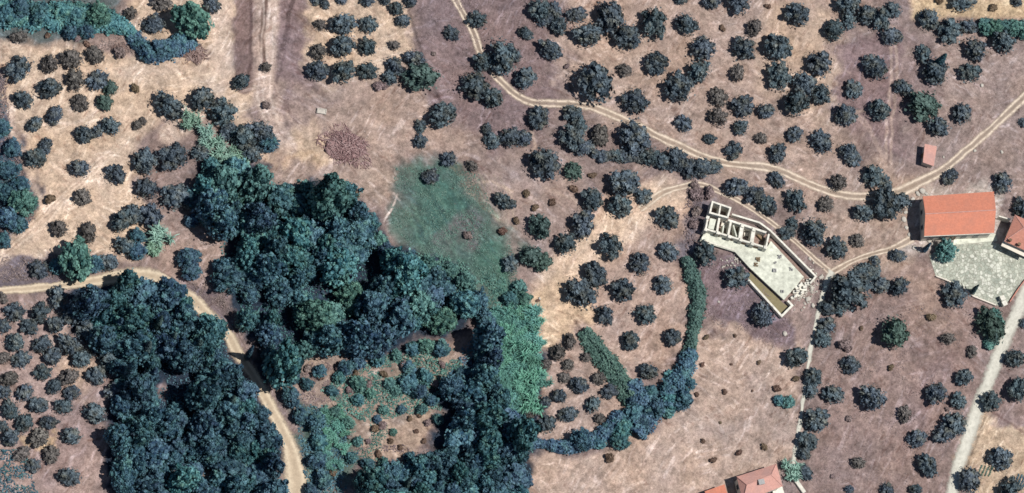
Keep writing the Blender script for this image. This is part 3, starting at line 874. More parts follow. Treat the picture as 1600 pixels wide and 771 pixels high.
def quads_thick(bm, quad, th):
    """a sloping slab with this upper face, thickness down"""
    a = [bm.verts.new(v) for v in quad]; b = [bm.verts.new((v[0], v[1], v[2] - th)) for v in quad]
    n = len(quad)
    bm.faces.new(a); bm.faces.new(b[::-1])
    for i in range(n): bm.faces.new((a[i], b[i], b[(i + 1) % n], a[(i + 1) % n]))

def window_on(parent, p0, p1, t, w, z0, z1, name='window', glass=None):
    """frame and pane set on the wall from p0 to p1 (outside is to the right of p0->p1)"""
    p0 = Vector(p0[:2]); p1 = Vector(p1[:2]); d = (p1 - p0).normalized(); nn = Vector((d.y, -d.x))
    c = p0 + (p1 - p0) * t
    bm = bmesh.new()
    obox(bm, c + nn * 0.03, d, w + 0.24, 0.12, z0 - 0.12, z1 + 0.12)
    f = bm_obj(name, bm, MT['timber'] if name == 'door' else MT['greymetal'], parent)
    bm = bmesh.new(); obox(bm, c + nn * 0.065, d, w, 0.09, z0, z1)
    g = bm_obj('pane' if name == 'window' else 'door_leaf', bm, glass or MT['dark'], None)
    g.parent = f
    g.matrix_parent_inverse = (parent.matrix_basis).inverted() @ Matrix.Identity(4) if False else Matrix.Identity(4)
    g.matrix_parent_inverse = (f.matrix_parent_inverse.inverted() @ Matrix.Identity(4)) if False else f_world(f).inverted()
    return f

def f_world(o):
    m = o.matrix_basis.copy()
    if o.parent: m = f_world(o.parent) @ o.matrix_parent_inverse @ m
    return m

def inset(pts, k):
    c = sum((Vector(p[:2]) for p in pts), Vector((0, 0))) / len(pts)
    return [Vector(p[:2]) + (c - Vector(p[:2])).normalized() * k for p in pts]

# ---- long red roofed house
EV = 4.9; RG = 6.5
nw, ne, se, sw = PZ(1442, 307, EV), PZ(1553, 299.5, EV), PZ(1553.5, 364, EV), PZ(1444, 369, EV)
rw = (nw + sw) / 2; re = (ne + se) / 2; rw.z = re.z = RG
house = empty('house', Vector((rw.x + 8, rw.y, 0)), 'long house with bright orange gabled tile roof beside the stone yard', 'house')
wl = inset([nw, ne, se, sw], 0.5)
bm = bmesh.new(); prism(bm, wl, -0.4, EV - 0.12)
bm_obj('wall', bm, MT['cream'], house)
for a, b in ((wl[0], wl[3]), (wl[1], wl[2])):
    bm = bmesh.new()
    mid = (a + b) / 2; off = Vector(((wl[1] - wl[0]).normalized().x, (wl[1] - wl[0]).normalized().y)) * (0.25 if a is wl[0] else -0.25)
    v = [bm.verts.new((q.x, q.y, z)) for q, z in ((a, EV - .118), (b, EV - .118), (mid, RG - .45))] + [bm.verts.new((q.x + off.x, q.y + off.y, z)) for q, z in ((a, EV - .118), (b, EV - .118), (mid, RG - .45))]
    bm.faces.new(v[:3]); bm.faces.new(v[5:2:-1])
    for i in range(3): j = (i + 1) % 3; bm.faces.new((v[i], v[j], v[3 + j], v[3 + i]))
    bm_obj('gable', bm, MT['cream'], house)
bm = bmesh.new(); quads_thick(bm, [nw, ne, re, rw], 0.18)
bm_obj('roof_slope', bm, MT['roof'], house)
bm = bmesh.new(); quads_thick(bm, [rw, re, se, sw], 0.18)
bm_obj('roof_slope', bm, MT['roof'], house)
b = Buf(); tube(b, [rw + Vector((-.05, 0, .02)), re + Vector((.05, 0, .02))], [.13, .13], 8)
o = link('ridge_tiles', b.mesh('ridge_tiles', MT['roof3'])); o.parent = house; o.matrix_parent_inverse = house.matrix_basis.inverted()
bm = bmesh.new(); d = (se - sw).normalized(); wall_line(bm, [(sw.x, sw.y - .08), (se.x, se.y - .08)], .14, EV - .22, EV - .08)
bm_obj('gutter', bm, MT['white'], house)
for t in (0.12, 0.3, 0.62, 0.8): window_on(house, wl[3], wl[2], t, 1.1, 1.1, 2.5)
window_on(house, wl[3], wl[2], 0.46, 1.2, 0.1, 2.3, 'door', MT['timber'])
for t in (0.3, 0.7): window_on(house, wl[0], wl[3], t, 0.9, 1.4, 2.6)

# ---- hip roofed house builder
def hip_house(name, label, corners_px, ridge_px, ev, rg, mat, wmat, wins=True):
    c = [PZ(*q, ev) for q in corners_px]; r = [PZ(*q, rg) for q in ridge_px]      # NW NE SE SW, ridge west east
    cen = sum(c, Vector()) / 4
    root = empty(name, Vector((cen.x, cen.y, 0)), label, 'house')
    w = inset(c, 0.55)
    bm = bmesh.new(); prism(bm, w, -0.4, ev - 0.14); bm_obj('wall', bm, wmat, root)
    for f in ([c[0], c[1], r[1], r[0]], [c[1], c[2], r[1]], [c[2], c[3], r[0], r[1]], [c[3], c[0], r[0]]):
        bm = bmesh.new(); quads_thick(bm, f, 0.16); bm_obj('roof_slope', bm, mat, root)
    b = Buf()
    for a, q in ((r[0], r[1]), (c[0], r[0]), (c[3], r[0]), (c[1], r[1]), (c[2], r[1])): tube(b, [a + Vector((0, 0, .01)), q + Vector((0, 0, .02))], [.11, .11], 6)
    o = link('ridge_tiles', b.mesh('ridge_tiles', MT['roof3'])); o.parent = root; o.matrix_parent_inverse = root.matrix_basis.inverted()
    if wins:
        for t in (.2, .5, .8): window_on(root, w[3], w[2], t, 1.1, 1.0, 2.3)
        for t in (.3, .7): window_on(root, w[0], w[3], t, 1.0, 1.0, 2.3)
    return root, c, r, w
h2, c2, r2, w2 = hip_house('house', 'house with pinkish hipped tile roof cut by the right edge', [(1586, 336), (1647, 362), (1630, 404), (1569, 377)], [(1600, 356), (1618, 372)], 4.6, 6.3, MT['roof2'], MT['cream'])
for (x, y) in ((1578, 376), (1592, 382.5)):
    q = PZ(x, y, 5.2); bm = bmesh.new(); obox(bm, (q.x, q.y), (1, -.4), .55, .5, 4.7, 5.7); obox(bm, (q.x, q.y), (1, -.4), .7, .65, 5.703, 5.8)
    bm_obj('chimney', bm, MT['timber'], h2)
a, b_ = PZ(1566, 380, 3.2), PZ(1606, 399, 3.2)
bm = bmesh.new(); wall_line(bm, [a, b_], 1.5, 3.0, 3.2); bm_obj('veranda_roof', bm, MT['cream'], h2)
a, b_ = PZ(1561, 338, 2.2), PZ(1579, 343, 2.2)
bm = bmesh.new(); wall_line(bm, [a, b_], .3, -.2, 2.2); o = bm_obj('garden_wall', bm, MT['white']); tag(o, 'short white garden wall joining the hip roofed house on the right', 'wall')

h3, c3, r3, w3 = hip_house('house', 'house with pale terracotta hipped roof cut by the bottom edge', [(1151, 745), (1213, 725), (1223, 760), (1161, 784)], [(1167, 758), (1205, 742)], 4.4, 6.0, MT['roof3'], MT['cream'])
q = PZ(1190, 753, 6.4); bm = bmesh.new(); obox(bm, (q.x, q.y), (1, .25), 1.2, 1.0, 4.6, 6.3); ch = bm_obj('chimney', bm, MT['stone'], h3)
bm = bmesh.new(); obox(bm, (q.x, q.y), (1, .25), 1.45, 1.25, 6.303, 6.45); o = bm_obj('cap', bm, MT['greymetal']); o.parent = ch; o.matrix_parent_inverse = f_world(ch).inverted()
# lower annexe to the west
ax = [PZ(1101, 768, 3.0), PZ(1132, 757, 3.6), PZ(1142, 790, 3.6), PZ(1111, 800, 3.0)]
an = empty('annexe', Vector((ax[0].x + 3, ax[0].y - 3, 0)), 'low annexe with bright terracotta lean-to roof at the bottom edge', 'outbuilding')
bm = bmesh.new(); prism(bm, inset(ax, .4), -.3, [2.75, 3.35, 3.35, 2.75]); bm_obj('wall', bm, MT['cream'], an)
bm = bmesh.new(); quads_thick(bm, ax, .14); bm_obj('roof_slope', bm, MT['roof'], an)
q = P(1214, 768); bm = bmesh.new(); obox(bm, (q.x, q.y), (1, .3), 2.6, 2.2, -.1, .9); o = bm_obj('terrace', bm, MT['white']); tag(o, 'white raised terrace block at the corner of the bottom house', 'terrace')
a, b_ = P(1240, 748), P(1256, 771)
bm = bmesh.new(); wall_line(bm, [(a.x, a.y), (b_.x, b_.y)], .9, -.2, .7); o = bm_obj('garden_wall', bm, MT['white']); tag(o, 'thick white wall beside the pale palm near the bottom house', 'wall')

# ---- shed by the track
cs = [PZ(1445, 225, 2.7), PZ(1464, 229, 2.5), PZ(1459, 260, 2.4), PZ(1442, 254, 2.6)]
shed = empty('shed', Vector((cs[3].x + 1.4, cs[3].y + 2, 0)), 'small shed with pink tin roof beside the forked dirt track', 'shed')
bm = bmesh.new(); prism(bm, inset(cs, .3), -.3, [2.5, 2.3, 2.2, 2.4]); bm_obj('wall', bm, MT['stone'], shed)
bm = bmesh.new(); quads_thick(bm, cs, .09); bm_obj('roof_sheet', bm, MT['roof3'], shed)
wsd = inset(cs, .3); window_on(shed, wsd[0], wsd[3], .5, .9, .05, 1.9, 'door', MT['timber'])

# ---- stone paved yard
m, nt, bs = new_mat('crazy paving')
p = wpos(nt)
vo = N(nt, 'ShaderNodeTexVoronoi'); vo.inputs['Scale'].default_value = 1.25; nt.links.new(p, vo.inputs['Vector'])
ve = N(nt, 'ShaderNodeTexVoronoi', feature='DISTANCE_TO_EDGE'); ve.inputs['Scale'].default_value = 1.25; nt.links.new(p, ve.inputs['Vector'])
n1 = noise(nt, 2.5, 5, .7, p); n2 = noise(nt, .3, 4, .6, p)
rg = N(nt, 'ShaderNodeSeparateColor'); nt.links.new(vo.outputs['Color'], rg.inputs[0])
c = ramp(nt, rg.outputs[0], [(0.0, (0.30, 0.33, 0.28)), (0.6, (0.44, 0.46, 0.39)), (1.0, (0.62, 0.63, 0.56))])
c = mixc(nt, ramp(nt, ve.outputs['Distance'], [(0.03, .75), (0.12, 0.0)]), c, (0.22, 0.22, 0.18))
c = mixc(nt, 1.0, c, ramp(nt, n1, [(0.3, .75), (.7, 1.2)]), 'MULTIPLY'); c = mixc(nt, 1.0, c, ramp(nt, n2, [(0.35, .82), (.65, 1.1)]), 'MULTIPLY')
nt.links.new(c, bs.inputs['Base Color']); bs.inputs['Roughness'].default_value = .85; bump(nt, bs, ve.outputs['Distance'], .3, .05)
MT['paving'] = m
YARD = [(1487, 384), (1523, 381), (1548, 378), (1562, 382), (1592, 400), (1612, 408), (1618, 425), (1600, 437), (1575, 472), (1565, 480), (1555, 477), (1520, 463), (1503, 449), (1476, 437), (1462, 432), (1452, 400), (1470, 385)]
bm = bmesh.new(); prism(bm, [P(*q).xy for q in YARD], -.2, .08)
tag(bm_obj('paved_yard', bm, MT['paving']), kind='structure')
bm = bmesh.new(); prism(bm, [P(*q).xy for q in [(1490, 371), (1556, 366), (1558, 377), (1523, 380.5), (1489, 383.5)]], -.2, .2)
tag(bm_obj('terrace', bm, MT['slab']), kind='structure')
bm = bmesh.new(); wall_line(bm, [P(*q).xy for q in [(1462, 433), (1476, 438.5), (1503, 450.5), (1520, 464.5), (1555, 478.5)]], .3, -.2, .75)
tag(bm_obj('yard_wall', bm, MT['cream']), 'low cream wall along the south edge of the stone yard', 'wall')
bm = bmesh.new(); wall_line(bm, [P(*q).xy for q in [(1577, 473), (1590, 453), (1602, 437)]], .25, -.2, .7)
tag(bm_obj('yard_wall', bm, MT['roof2']), 'reddish low wall between the stone yard and the cement road', 'wall')
for k, (x, y) in enumerate(((1564, 469), (1567, 477))):
    q = P(x, y); bm = bmesh.new(); obox(bm, q.xy, (1, .5), .9, .9, -.1, 1.5); obox(bm, q.xy, (1, .5), 1.15, 1.15, 1.503, 1.65)
    tag(bm_obj('gate_pillar', bm, MT['white']), ('northern' if k == 0 else 'southern') + ' white gate pillar at the yard entrance off the cement road', 'pillar', 'gate pillars of the stone yard')

# ---- unfinished building
ub = empty('unfinished_building', Vector((*P(1185, 410).xy, 0)), 'unfinished white concrete building with roofless rooms and long bare slab', 'building')
T = 3.0
SL = 1.15      # top of the bare slab
px_ = lambda L, z: [PZ(a, b, z).xy for a, b in L]
bm = bmesh.new(); wall_line(bm, px_([(1113.5, 315.5), (1141.5, 325), (1137, 340), (1109.5, 332.5)], T + .5), .42, -.3, T + .5, True); bm_obj('stair_room_wall', bm, MT['white'], ub)
bm = bmesh.new(); wall_line(bm, px_([(1126, 321), (1123.5, 335.5)], T + .46), .35, -.3, T + .46); bm_obj('cross_wall', bm, MT['white'], ub)
bm = bmesh.new(); wall_line(bm, px_([(1138, 344), (1197.5, 363.5)], T), .5, -.3, T); bm_obj('room_wall', bm, MT['white'], ub)
bm = bmesh.new(); wall_line(bm, px_([(1106.5, 339), (1103, 358), (1197, 387), (1201.5, 366)], T + .02), .42, -.3, T + .02); bm_obj('room_wall', bm, MT['white'], ub)
for x0, y0, x1, y1 in ((1124, 341, 1120.5, 362), (1142, 347, 1138, 367.5), (1160, 352.5, 1156.5, 373), (1178, 358.5, 1174.5, 378.5)):
    bm = bmesh.new(); wall_line(bm, px_([(x0, y0), (x1, y1)], T - .03), .9 if x0 in (1160, 1178) else .5, -.3, T - .03); bm_obj('cross_wall', bm, MT['white'], ub)
for x0, y0, x1, y1 in ((1110, 341, 1106, 357), (1129, 364.5, 1131, 352), (1146, 352, 1151, 370)):
    bm = bmesh.new(); prism(bm, px_([(x0, y0), (x0 + 9, y0 + 2.5), (x1 + 9, y1 + 2.5), (x1, y1)], T - .3), T - .55, T - .3) if x0 == 1110 else wall_line(bm, px_([(x0, y0), (x1, y1)], T - .35), .3, -.3, T - .35)
    bm_obj('part_slab', bm, MT['slab'], ub)
bm = bmesh.new(); prism(bm, px_([(1108, 336), (1112, 316), (1142, 326), (1140, 342), (1199, 364), (1196, 386), (1103, 357)], 0.12), -.3, .12); bm_obj('room_floor', bm, MT['roomfloor'], ub)
bm = bmesh.new(); prism(bm, px_([(1102, 361.5), (1196.5, 390.5), (1204.5, 377), (1256, 433), (1225, 469), (1171, 418.5), (1148.5, 394), (1093.5, 377)], SL), SL - .3, SL); bm_obj('slab', bm, MT['slab'], ub)
bm = bmesh.new(); wall_line(bm, px_([(1096, 376), (1150, 393), (1173, 418), (1225, 466.5), (1253, 434.5), (1205.5, 381)], SL - .3), .3, -.3, SL - .302); bm_obj('slab_wall', bm, MT['cream'], ub)
bm = bmesh.new(); wall_line(bm, px_([(1144, 335), (1187, 348), (1204.5, 361), (1275, 432), (1266, 443)], 1.9), .42, -.3, 1.9); bm_obj('outer_wall', bm, MT['white'], ub)
bm = bmesh.new(); wall_line(bm, px_([(1169.5, 437), (1221.5, 494), (1238, 477.5), (1231, 470)], 1.3), .5, -.3, 1.3); bm_obj('outer_wall', bm, MT['white'], ub)
bm = bmesh.new(); prism(bm, px_([(1171, 425), (1226, 476), (1232, 480), (1221, 491), (1168, 437)], .15), -.3, .15); bm_obj('trench_floor', bm, MT['khaki'], ub)
bm = bmesh.new(); prism(bm, px_([(1198, 376), (1208, 372), (1264, 436), (1256, 448)], .14), -.3, .14); bm_obj('trench_floor', bm, MT['roomfloor'], ub)
# parapet of the slab edge
bm = bmesh.new(); wall_line(bm, px_([(1095, 374.5), (1149, 391.5)], SL + .2), .35, SL + .003, SL + .2); bm_obj('kerb', bm, MT['white'], ub)
for k, (x, y) in enumerate([(1106, 340), (1103, 359), (1122, 364), (1140, 370), (1158, 375), (1176, 381), (1196, 387), (1160, 353), (1178, 359)]):
    q = PZ(x, y, T + .35); bm = bmesh.new(); obox(bm, q.xy, (1, -.33), .75, .75, -.3, T + .35 + .04 * (k % 4)); bm_obj('column', bm, MT['white'], ub)
for k, (x, y, w, h, a) in enumerate([(1115, 346, 2.2, .5, .2), (1132, 352, 1.6, 1.2, -.3), (1151, 361, 1.8, .5, 1.2), (1169, 366, 2.0, .9, .1), (1188, 371, 1.7, .6, -1.0)]):
    q = PZ(x, y, .6); bm = bmesh.new(); obox(bm, q.xy, (1, a), w, h, .123, .6 + .3 * (k % 3)); bm_obj('inner_block', bm, MT['cream'] if k % 2 else MT['rust'], ub)
# boards and block stacks lying on the slab
a_, b_ = px_([(1103, 358), (1197, 387)], T)
dd = (b_ - a_).normalized(); nn_ = Vector((dd.y, -dd.x)) * .21
for t in (.2, .42, .64, .84): window_on(ub, a_ + nn_, b_ + nn_, t, 1.5, SL + .25, T - .45, 'window', MT['timber'])
for k, (x, y, s, lab) in enumerate([(1218, 402, .9, 'northern grey block stack near the trench side of the bare slab'), (1210, 423, .9, 'grey block stack in the middle of the bare slab'), (1236, 421, .8, 'eastern grey block stack near the long trench on the bare slab'),
                                   (1222, 456, .7, 'southern grey block stack at the tip of the bare slab'), (1184, 406, 1.0, 'brown block stack where the slab bends by the roofless rooms'), (1181, 414, .9, 'brown block stack at the slab edge above the khaki trench'), (1211, 411, .6, 'smallest grey block stack between two larger ones on the bare slab')]):
    q = PZ(x, y, SL); bm = bmesh.new(); rr = np.random.default_rng(k)
    for i in range(3):
        for j in range(3):
            if rr.random() < .85: obox(bm, q.xy + Vector(((i - 1) * s * .36, (j - 1) * s * .36)), (1, .4 * k), s * .3, s * .3, SL + .003, SL + rr.uniform(.1, .5))
    tag(bm_obj('block_stack', bm, MT['greymetal'] if k not in (4, 5) else MT['rust']), lab, 'block stack', 'building blocks on the slab')
rr = np.random.default_rng(77)
b = Buf(); rq = np.random.default_rng(5)
for i in range(420):
    t = rq.random(); 
    if i < 160: x, y = 1236 + rq.normal(14, 9), 462 + rq.normal(-6, 9)
    elif i < 260: x, y = 1268 + rq.normal(0, 9), 425 + rq.normal(10, 16)
    elif i < 340: x, y = 1100 + rq.uniform(0, 90), 350 + rq.normal(0, 8) + (0)
    else: x, y = 1150 + rq.normal(0, 12), 408 + rq.normal(0, 8)
    if 260 <= i < 340: y = 338 + (x - 1105) * .3 + rq.uniform(0, 20)
    r = rq.uniform(.08, .3); q = P(x, y); V, F = ico(); z0 = .16 if 260 <= i < 340 else 0
    b.add(V * r * rq.uniform(.5, 1.3, 3) * (1 + rq.uniform(-.2, .2, (len(V), 1))) + np.array([q.x, q.y, q.z + z0 + r * .3]), F, .5)
tag(link('rubble', b.mesh('rubble', MT['stone'])), 'pale rubble scattered round and inside the unfinished white building', 'rubble', kind='stuff')
def boulder(name, px, py, r, label, group, mat='stone', cat='rock', flat=.6):
    b = Buf(); V, F = ico(); k = 1 + rr.uniform(-.22, .22, len(V)); q = P(px, py)
    V2 = V * k[:, None] * np.array([r, r * rr.uniform(.6, .9), r * flat]); V2 = np.sign(V2) * np.abs(V2) ** .9
    b.add(V2, F, .5); me = b.mesh('rock', MT[mat]); o = link(name, me, loc=q + Vector((0, 0, r * .15))); o.rotation_euler = (0, 0, rr.uniform(0, 6)); tag(o, label, cat, group)
for k, (x, y, w, h) in enumerate([(1247, 449, 2.2, 1.0), (1254, 452, 1.8, 1.2), (1243, 458, 1.6, .7), (1250, 460, 1.9, .8), (1259, 446, 1.2, .8), (1239, 466, 1.6, .6), (1262, 440, 1, .6)]):
    q = P(x, y); bm = bmesh.new(); a = rr.uniform(-.4, .9); obox(bm, q.xy, (1, a), w, h, -.1, rr.uniform(.4, 1.5)); obox(bm, q.xy + Vector((.2, .1)), (1, a + .3), w * .5, h * .5, .2, 1.62)
    tag(bm_obj('concrete_block', bm, MT['white']), f"white concrete offcut number {['one','two','three','four','five','six','seven'][k]} from the north in the pile off the slab".replace('number ', ''), 'concrete block', 'concrete offcuts by the unfinished building')
ROCKS = [(1268, 451, .75, 'round white boulder in front of the concrete offcut pile'), (1265, 405, .45, 'white stone north east of the long trench wall'), (1283, 434, .6, 'white stone at the head of the cement lane'),
         (1252, 372, .6, 'white stone between two olives north of the trench'), (1262, 468, .7, 'flat pale stone south of the concrete offcut pile'), (1270, 478, .6, 'pale stone beside the cement lane bend'),
         (1226, 522, .6, 'lone pale stone south of the khaki trench tip'), (1123, 472, .35, 'small white stone on the mauve slope south of the building'), (1385, 44, .55, 'upper white stone beside the olives near the top right track'), (1378, 60, .45, 'lower white stone beside the olives near the top right track'),
         (843, 467, .35, 'tiny white stone at the edge of the sandy plot'), (1523, 236, .4, 'left white stone on the mauve slope above the long house'), (1565, 238, .45, 'right white stone on the mauve slope above the long house'), (1534, 134, .5, 'pale stone in the upper right slope'),
         (1474, 246, .35, 'small pale stone just east of the shed')]
for x, y, r, l in ROCKS: boulder('stone', x, y, r, l, 'scattered white stones')
for k, (x, y, r) in enumerate([(1434, 303, .7), (1441, 299, .8), (1447, 303, .5), (1426, 312, .6), (1415, 332, .5), (1412, 343, .7), (1416, 356, .5), (1421, 367, .5), (1429, 388, .7), (1437, 392, .6), (1452, 376, .7), (1458, 382, .5), (1448, 368, .5)]):
    boulder('limestone_boulder', x, y, r, ['first', 'second', 'third', 'fourth', 'fifth', 'sixth', 'seventh', 'eighth', 'ninth', 'tenth', 'eleventh', 'twelfth', 'thirteenth'][k] + ' white boulder, counted anticlockwise, around the long house west end', 'white boulders round the house', 'stone', flat=.3)
q = P(502, 175); bm = bmesh.new(); obox(bm, q.xy, (1, -.12), 2.3, 1.25, -.2, .7); wall_line(bm, [q.xy + Vector(v) for v in ((-1, -.5), (1, -.62), (1.05, .5), (-.95, .62))], .15, .703, .85, True)
tag(bm_obj('water_trough', bm, MT['stone']), 'pale rectangular concrete trough alone on the central bare ground', 'trough')

# ------------------------------------------------------------------ olive trees read off the photograph (x, y, radius in photo pixels, kind)
OLV = """28 107 19;76 101 14 y;110 92 16 y;148 86 14 y;116 124 16 y;76 138 18;151 125 16;172 137 12 g;163 160 13 g;35 156 15;124 160 13 y;85 181 14;53 194 13;172 197 14;28 58 11 y
253 5 15 y;239 38 17;330 8 13;203 22 10 y;263 166 21;316 155 20;349 176 21;376 128 13;213 196 8 y;222 190 6 y
505 5 9;491 2 8;533 0 9;572 2 10;600 0 9;536 37 19;575 39 14;499 39 9 y;536 71 20;573 73 14;496 81 13 y;496 110 17;536 112 19;574 111 15;414 106 8 y
619 14 12;629 33 12;615 71 9 y;616 103 14;608 122 12;648 92 15;657 120 25 g;640 3 10;705 52 12;745 31 14;785 88 25;752 98 15;742 133 22;770 153 17;691 180 22;656 196 9
843 15 18;850 30 13;873 40 15;866 16 12;820 53 11;901 23 15;954 26 26;918 54 20;981 57 21;860 78 18;804 88 10;820 122 18;930 130 30;975 110 12 y;992 158 20;841 183 18;895 178 16;905 197 14
1063 0 10;1112 2 15;1153 3 19;1021 36 22;1073 38 17;1178 44 13 y;1098 75 19;1025 98 19;1090 111 18;1060 135 23;1162 75 18;1151 115 13 y;1122 152 15 y;1160 165 18;1121 183 14 y;1196 173 14;1067 193 13;1156 200 12;1000 163 12
1246 22 20;1325 8 18;1303 47 17;1326 32 13;1353 23 16;1376 30 17;1215 73 22;1280 99 20;1217 118 21;1368 103 20;1395 15 13;1392 57 16;1256 132 19;1245 160 20;1282 147 17;1333 140 15;1321 180 18;1373 172 18;1404 135 10
1503 3 17;1452 30 17;1484 48 20;1513 42 13;1403 58 9;1523 77 18;1567 65 18;1442 84 13;1461 110 21;1515 113 17;1412 138 13;1444 165 26 g;1467 198 18;1503 177 17;1599 192 8;1588 1 10
131 210 15;152 205 9;70 229 12;54 247 17;124 263 15;180 272 15;128 308 14 y;91 357 13 y;137 364 14 y;190 345 18;194 385 15
226 251 19;270 244 22;312 240 13;228 294 17;275 306 22;308 318 17;208 335 17;235 337 18;404 205 18;380 215 20;418 218 14;392 240 15;355 205 14
655 202 8;656 221 11;700 249 12;736 260 9 y;671 276 14;784 313 13;797 320 9;768 220 14;797 214 16;760 203 9
816 216 14;851 255 25;894 215 20;913 232 14;937 212 16 y;990 215 24;895 268 15 g;843 354 20 g;925 312 19;910 350 20;977 285 25;968 322 19;883 380 17;953 385 19;828 400 19 g;846 410 15 g;1005 307 13;940 245 11;962 243 11;796 413 13
1015 245 15;1035 252 14;1056 247 18;1075 262 15;1096 263 16;1115 260 12;1005 222 13;1042 339 18;1150 293 17;1180 305 17;1195 318 13;1204 326 12;1045 393 17;1100 397 18;1146 235 14
1241 210 13;1284 220 18;1214 239 15;1328 242 17;1214 281 14;1309 286 14 y;1243 314 17;1290 319 13 y;1365 275 18;1383 287 11;1384 316 26;1347 333 16;1339 376 12 y;1230 363 13;1272 362 20;1238 350 10;1306 388 17
1484 276 13;1567 285 16;1404 316 18;1597 325 16;1188 217 10 y;1108 217 10
60 420 15;170 410 15;90 464 16;22 487 15;62 489 15;112 491 18;45 511 14;3 510 12;85 508 14;22 535 15;65 538 14;108 539 17;135 516 16;147 539 15;32 562 14;82 556 15;127 560 16;169 562 16;66 582 13;14 592 13 y;107 590 14 y;150 587 15;3 466 8 y;4 560 10 y
38 613 14;5 613 11;84 604 12;112 614 13;175 614 14;60 633 15;98 636 13;147 645 17;15 641 14;37 661 14;75 660 13;3 667 9;15 685 14;60 684 15 y;110 681 15;33 709 12 y;79 710 14 y;107 745 16;52 728 11
930 427 21;908 455 24;972 453 18;944 493 14;985 533 15;889 534 11 y;871 551 12 y;914 559 8 y;852 571 9 y;887 571 10 y;881 590 9 y;999 412 16;1035 445 15;1008 491 16;1050 527 15;1013 580 15;1150 434 18;1191 493 18
905 602 14;935 592 11 y;953 611 13;873 619 12;850 629 11;926 632 13;936 655 9 y;888 647 14;855 661 14;827 645 10 y;826 668 11 y;963 652 7
1328 455 30;1312 475 16;1293 482 13;1292 508 14;1284 530 14;1245 558 18;1328 570 16;1398 520 25 g;1345 440 16;1376 446 14;1405 448 15;1492 460 20;1480 530 10 y;1518 550 9 y;1548 505 24 g;1552 522 15 g;1505 590 14;1585 560 16;1599 506 8;1402 400 12;1366 408 9
1302 616 17;1362 622 20;1270 590 15;1267 610 12;1275 655 19;1262 690 17;1255 708 12;1340 724 11 y;1385 766 11;1326 766 7;1463 615 18;1496 627 13;1413 648 12 y;1432 685 16;1492 662 20;1476 676 17;1448 727 17;1430 766 10;1548 628 16;1590 608 19;1563 716 20;1515 750 20;1578 766 18;1257 738 13"""
DRY = """585 670 8 d;597 665 9 m;640 655 6 d;655 650 6 d;668 662 7 m;610 690 6 d;625 700 6 d;590 710 8 d;575 690 6 m;650 675 5 d;662 690 6 d;545 680 7 m;535 700 7 m;560 740 8 m;520 740 8 d;480 575 8 m;500 590 7 d;530 580 9 m;555 585 7 d;575 600 8 m;470 590 9 m;545 610 8 m;630 570 8 m;600 585 8 d;680 600 9 m;660 580 8 m;690 570 8 m;465 560 8 m;187 83 12 m;415 165 9 m;1128 45 7 d;1196 10 5 d;1551 12 9 d;1467 2 8 d;77 312 11 d;136 70 7 d;211 139 9 d;1088 617 5 d;1132 613 6 d;1175 612 3 d;1125 661 3 d;1098 690 5 d;1114 720 7 d;1154 709 7 d;1194 699 7 d;952 716 10 d;1103 528 6 d;1148 526 4 d;1097 571 5 d;1142 570 3 d;1185 567 5 d;1345 513 5 d;1243 592 7 d;1213 608 8 d;1391 575 7 d;1453 497 10 d;729 369 9 m;784 362 9 d;925 275 8 d;897 296 9 d;821 303 8 d;862 317 8 d;835 325 8 d;805 345 8 d;590 135 11 m;1087 305 14 m;1108 302 12 m;1088 330 12 m;1082 352 10 m;677 85 5 m;885 105 6 m;1201 12 5 d;1325 655 7 m;1300 745 5 m;1320 540 14 m;840 470 4 d;438 400 9 m;1360 412 6 d;555 306 9 d;1464 366 7 d;1480 640 5 m;600 135 8 m;1230 440 5 m;75 55 7 d;120 60 8 m;1085 290 9 m"""
def parse(s):
    out = []
    for t in s.replace('\n', ';').split(';'):
        w = t.split()
        if len(w) >= 3: out.append((float(w[0]), float(w[1]), float(w[2]), w[3] if len(w) > 3 else ''))
    return out
kk = 0
for x, y, r, k in parse(OLV):
    rm = r * S * 1.04
    mt = {'': 'olive', 'g': 'olive_green', 'y': 'olive_grey'}[k]
    word = {'': 'slate-grey', 'g': 'greenish', 'y': 'brownish-grey'}[k]
    zs = 1.1 if r > 17 else 1.0
    plant('olive_tree', OL[mt][(kk * 5 + int(x * 7)) % NV], OT[kk % 4], x + 1.6, y - 1.0, rm, rm * 0.78 * zs, zs, word + ' olive tree', 'tree'); kk += 1
for x, y, r, k in parse(DRY):
    rm = r * S * 0.9
    plant('dry_shrub', BU['dry' if k == 'd' else 'mauve'][kk % 4], TW, x + .8, y - .5, rm, rm * .5, 1.0, ('dry brown shrub' if k == 'd' else 'dry mauve shrub'), 'shrub', 'stem'); kk += 1

# ------------------------------------------------------------------ woodland
def inside(x, y, poly):
    return float(poly_sd(np.array(x), np.array(y), poly)) < 0
GAPS = [(358, 385, 13), (500, 452, 17), (578, 418, 17), (418, 475, 14), (455, 512, 15), (625, 532, 9), (705, 452, 11), (722, 560, 18), (775, 463, 15), (694, 642, 18), (672, 690, 15), (272, 605, 22), (440, 350, 6), (360, 545, 9), (740, 505, 12), (205, 575, 10), (296, 640, 8)]
W1 = [(325, 262), (398, 262), (420, 300), (450, 320), (478, 296), (520, 290), (552, 310), (585, 340), (598, 385), (640, 392), (688, 410), (712, 440), (750, 470), (748, 500), (690, 512), (640, 512), (600, 530), (590, 552), (545, 552), (500, 545), (470, 552), (440, 590), (412, 555), (385, 500), (366, 470), (352, 425), (336, 370), (315, 320)]
W2 = [(135, 470), (190, 440), (265, 455), (300, 490), (340, 520), (362, 560), (385, 605), (415, 655), (430, 700), (428, 800), (185, 800), (175, 700), (188, 640), (190, 600), (170, 545), (140, 510)]
W3 = [(700, 590), (720, 545), (765, 520), (775, 600), (800, 655), (820, 680), (812, 720), (818, 800), (560, 800), (570, 745), (640, 735), (690, 700), (722, 660)]
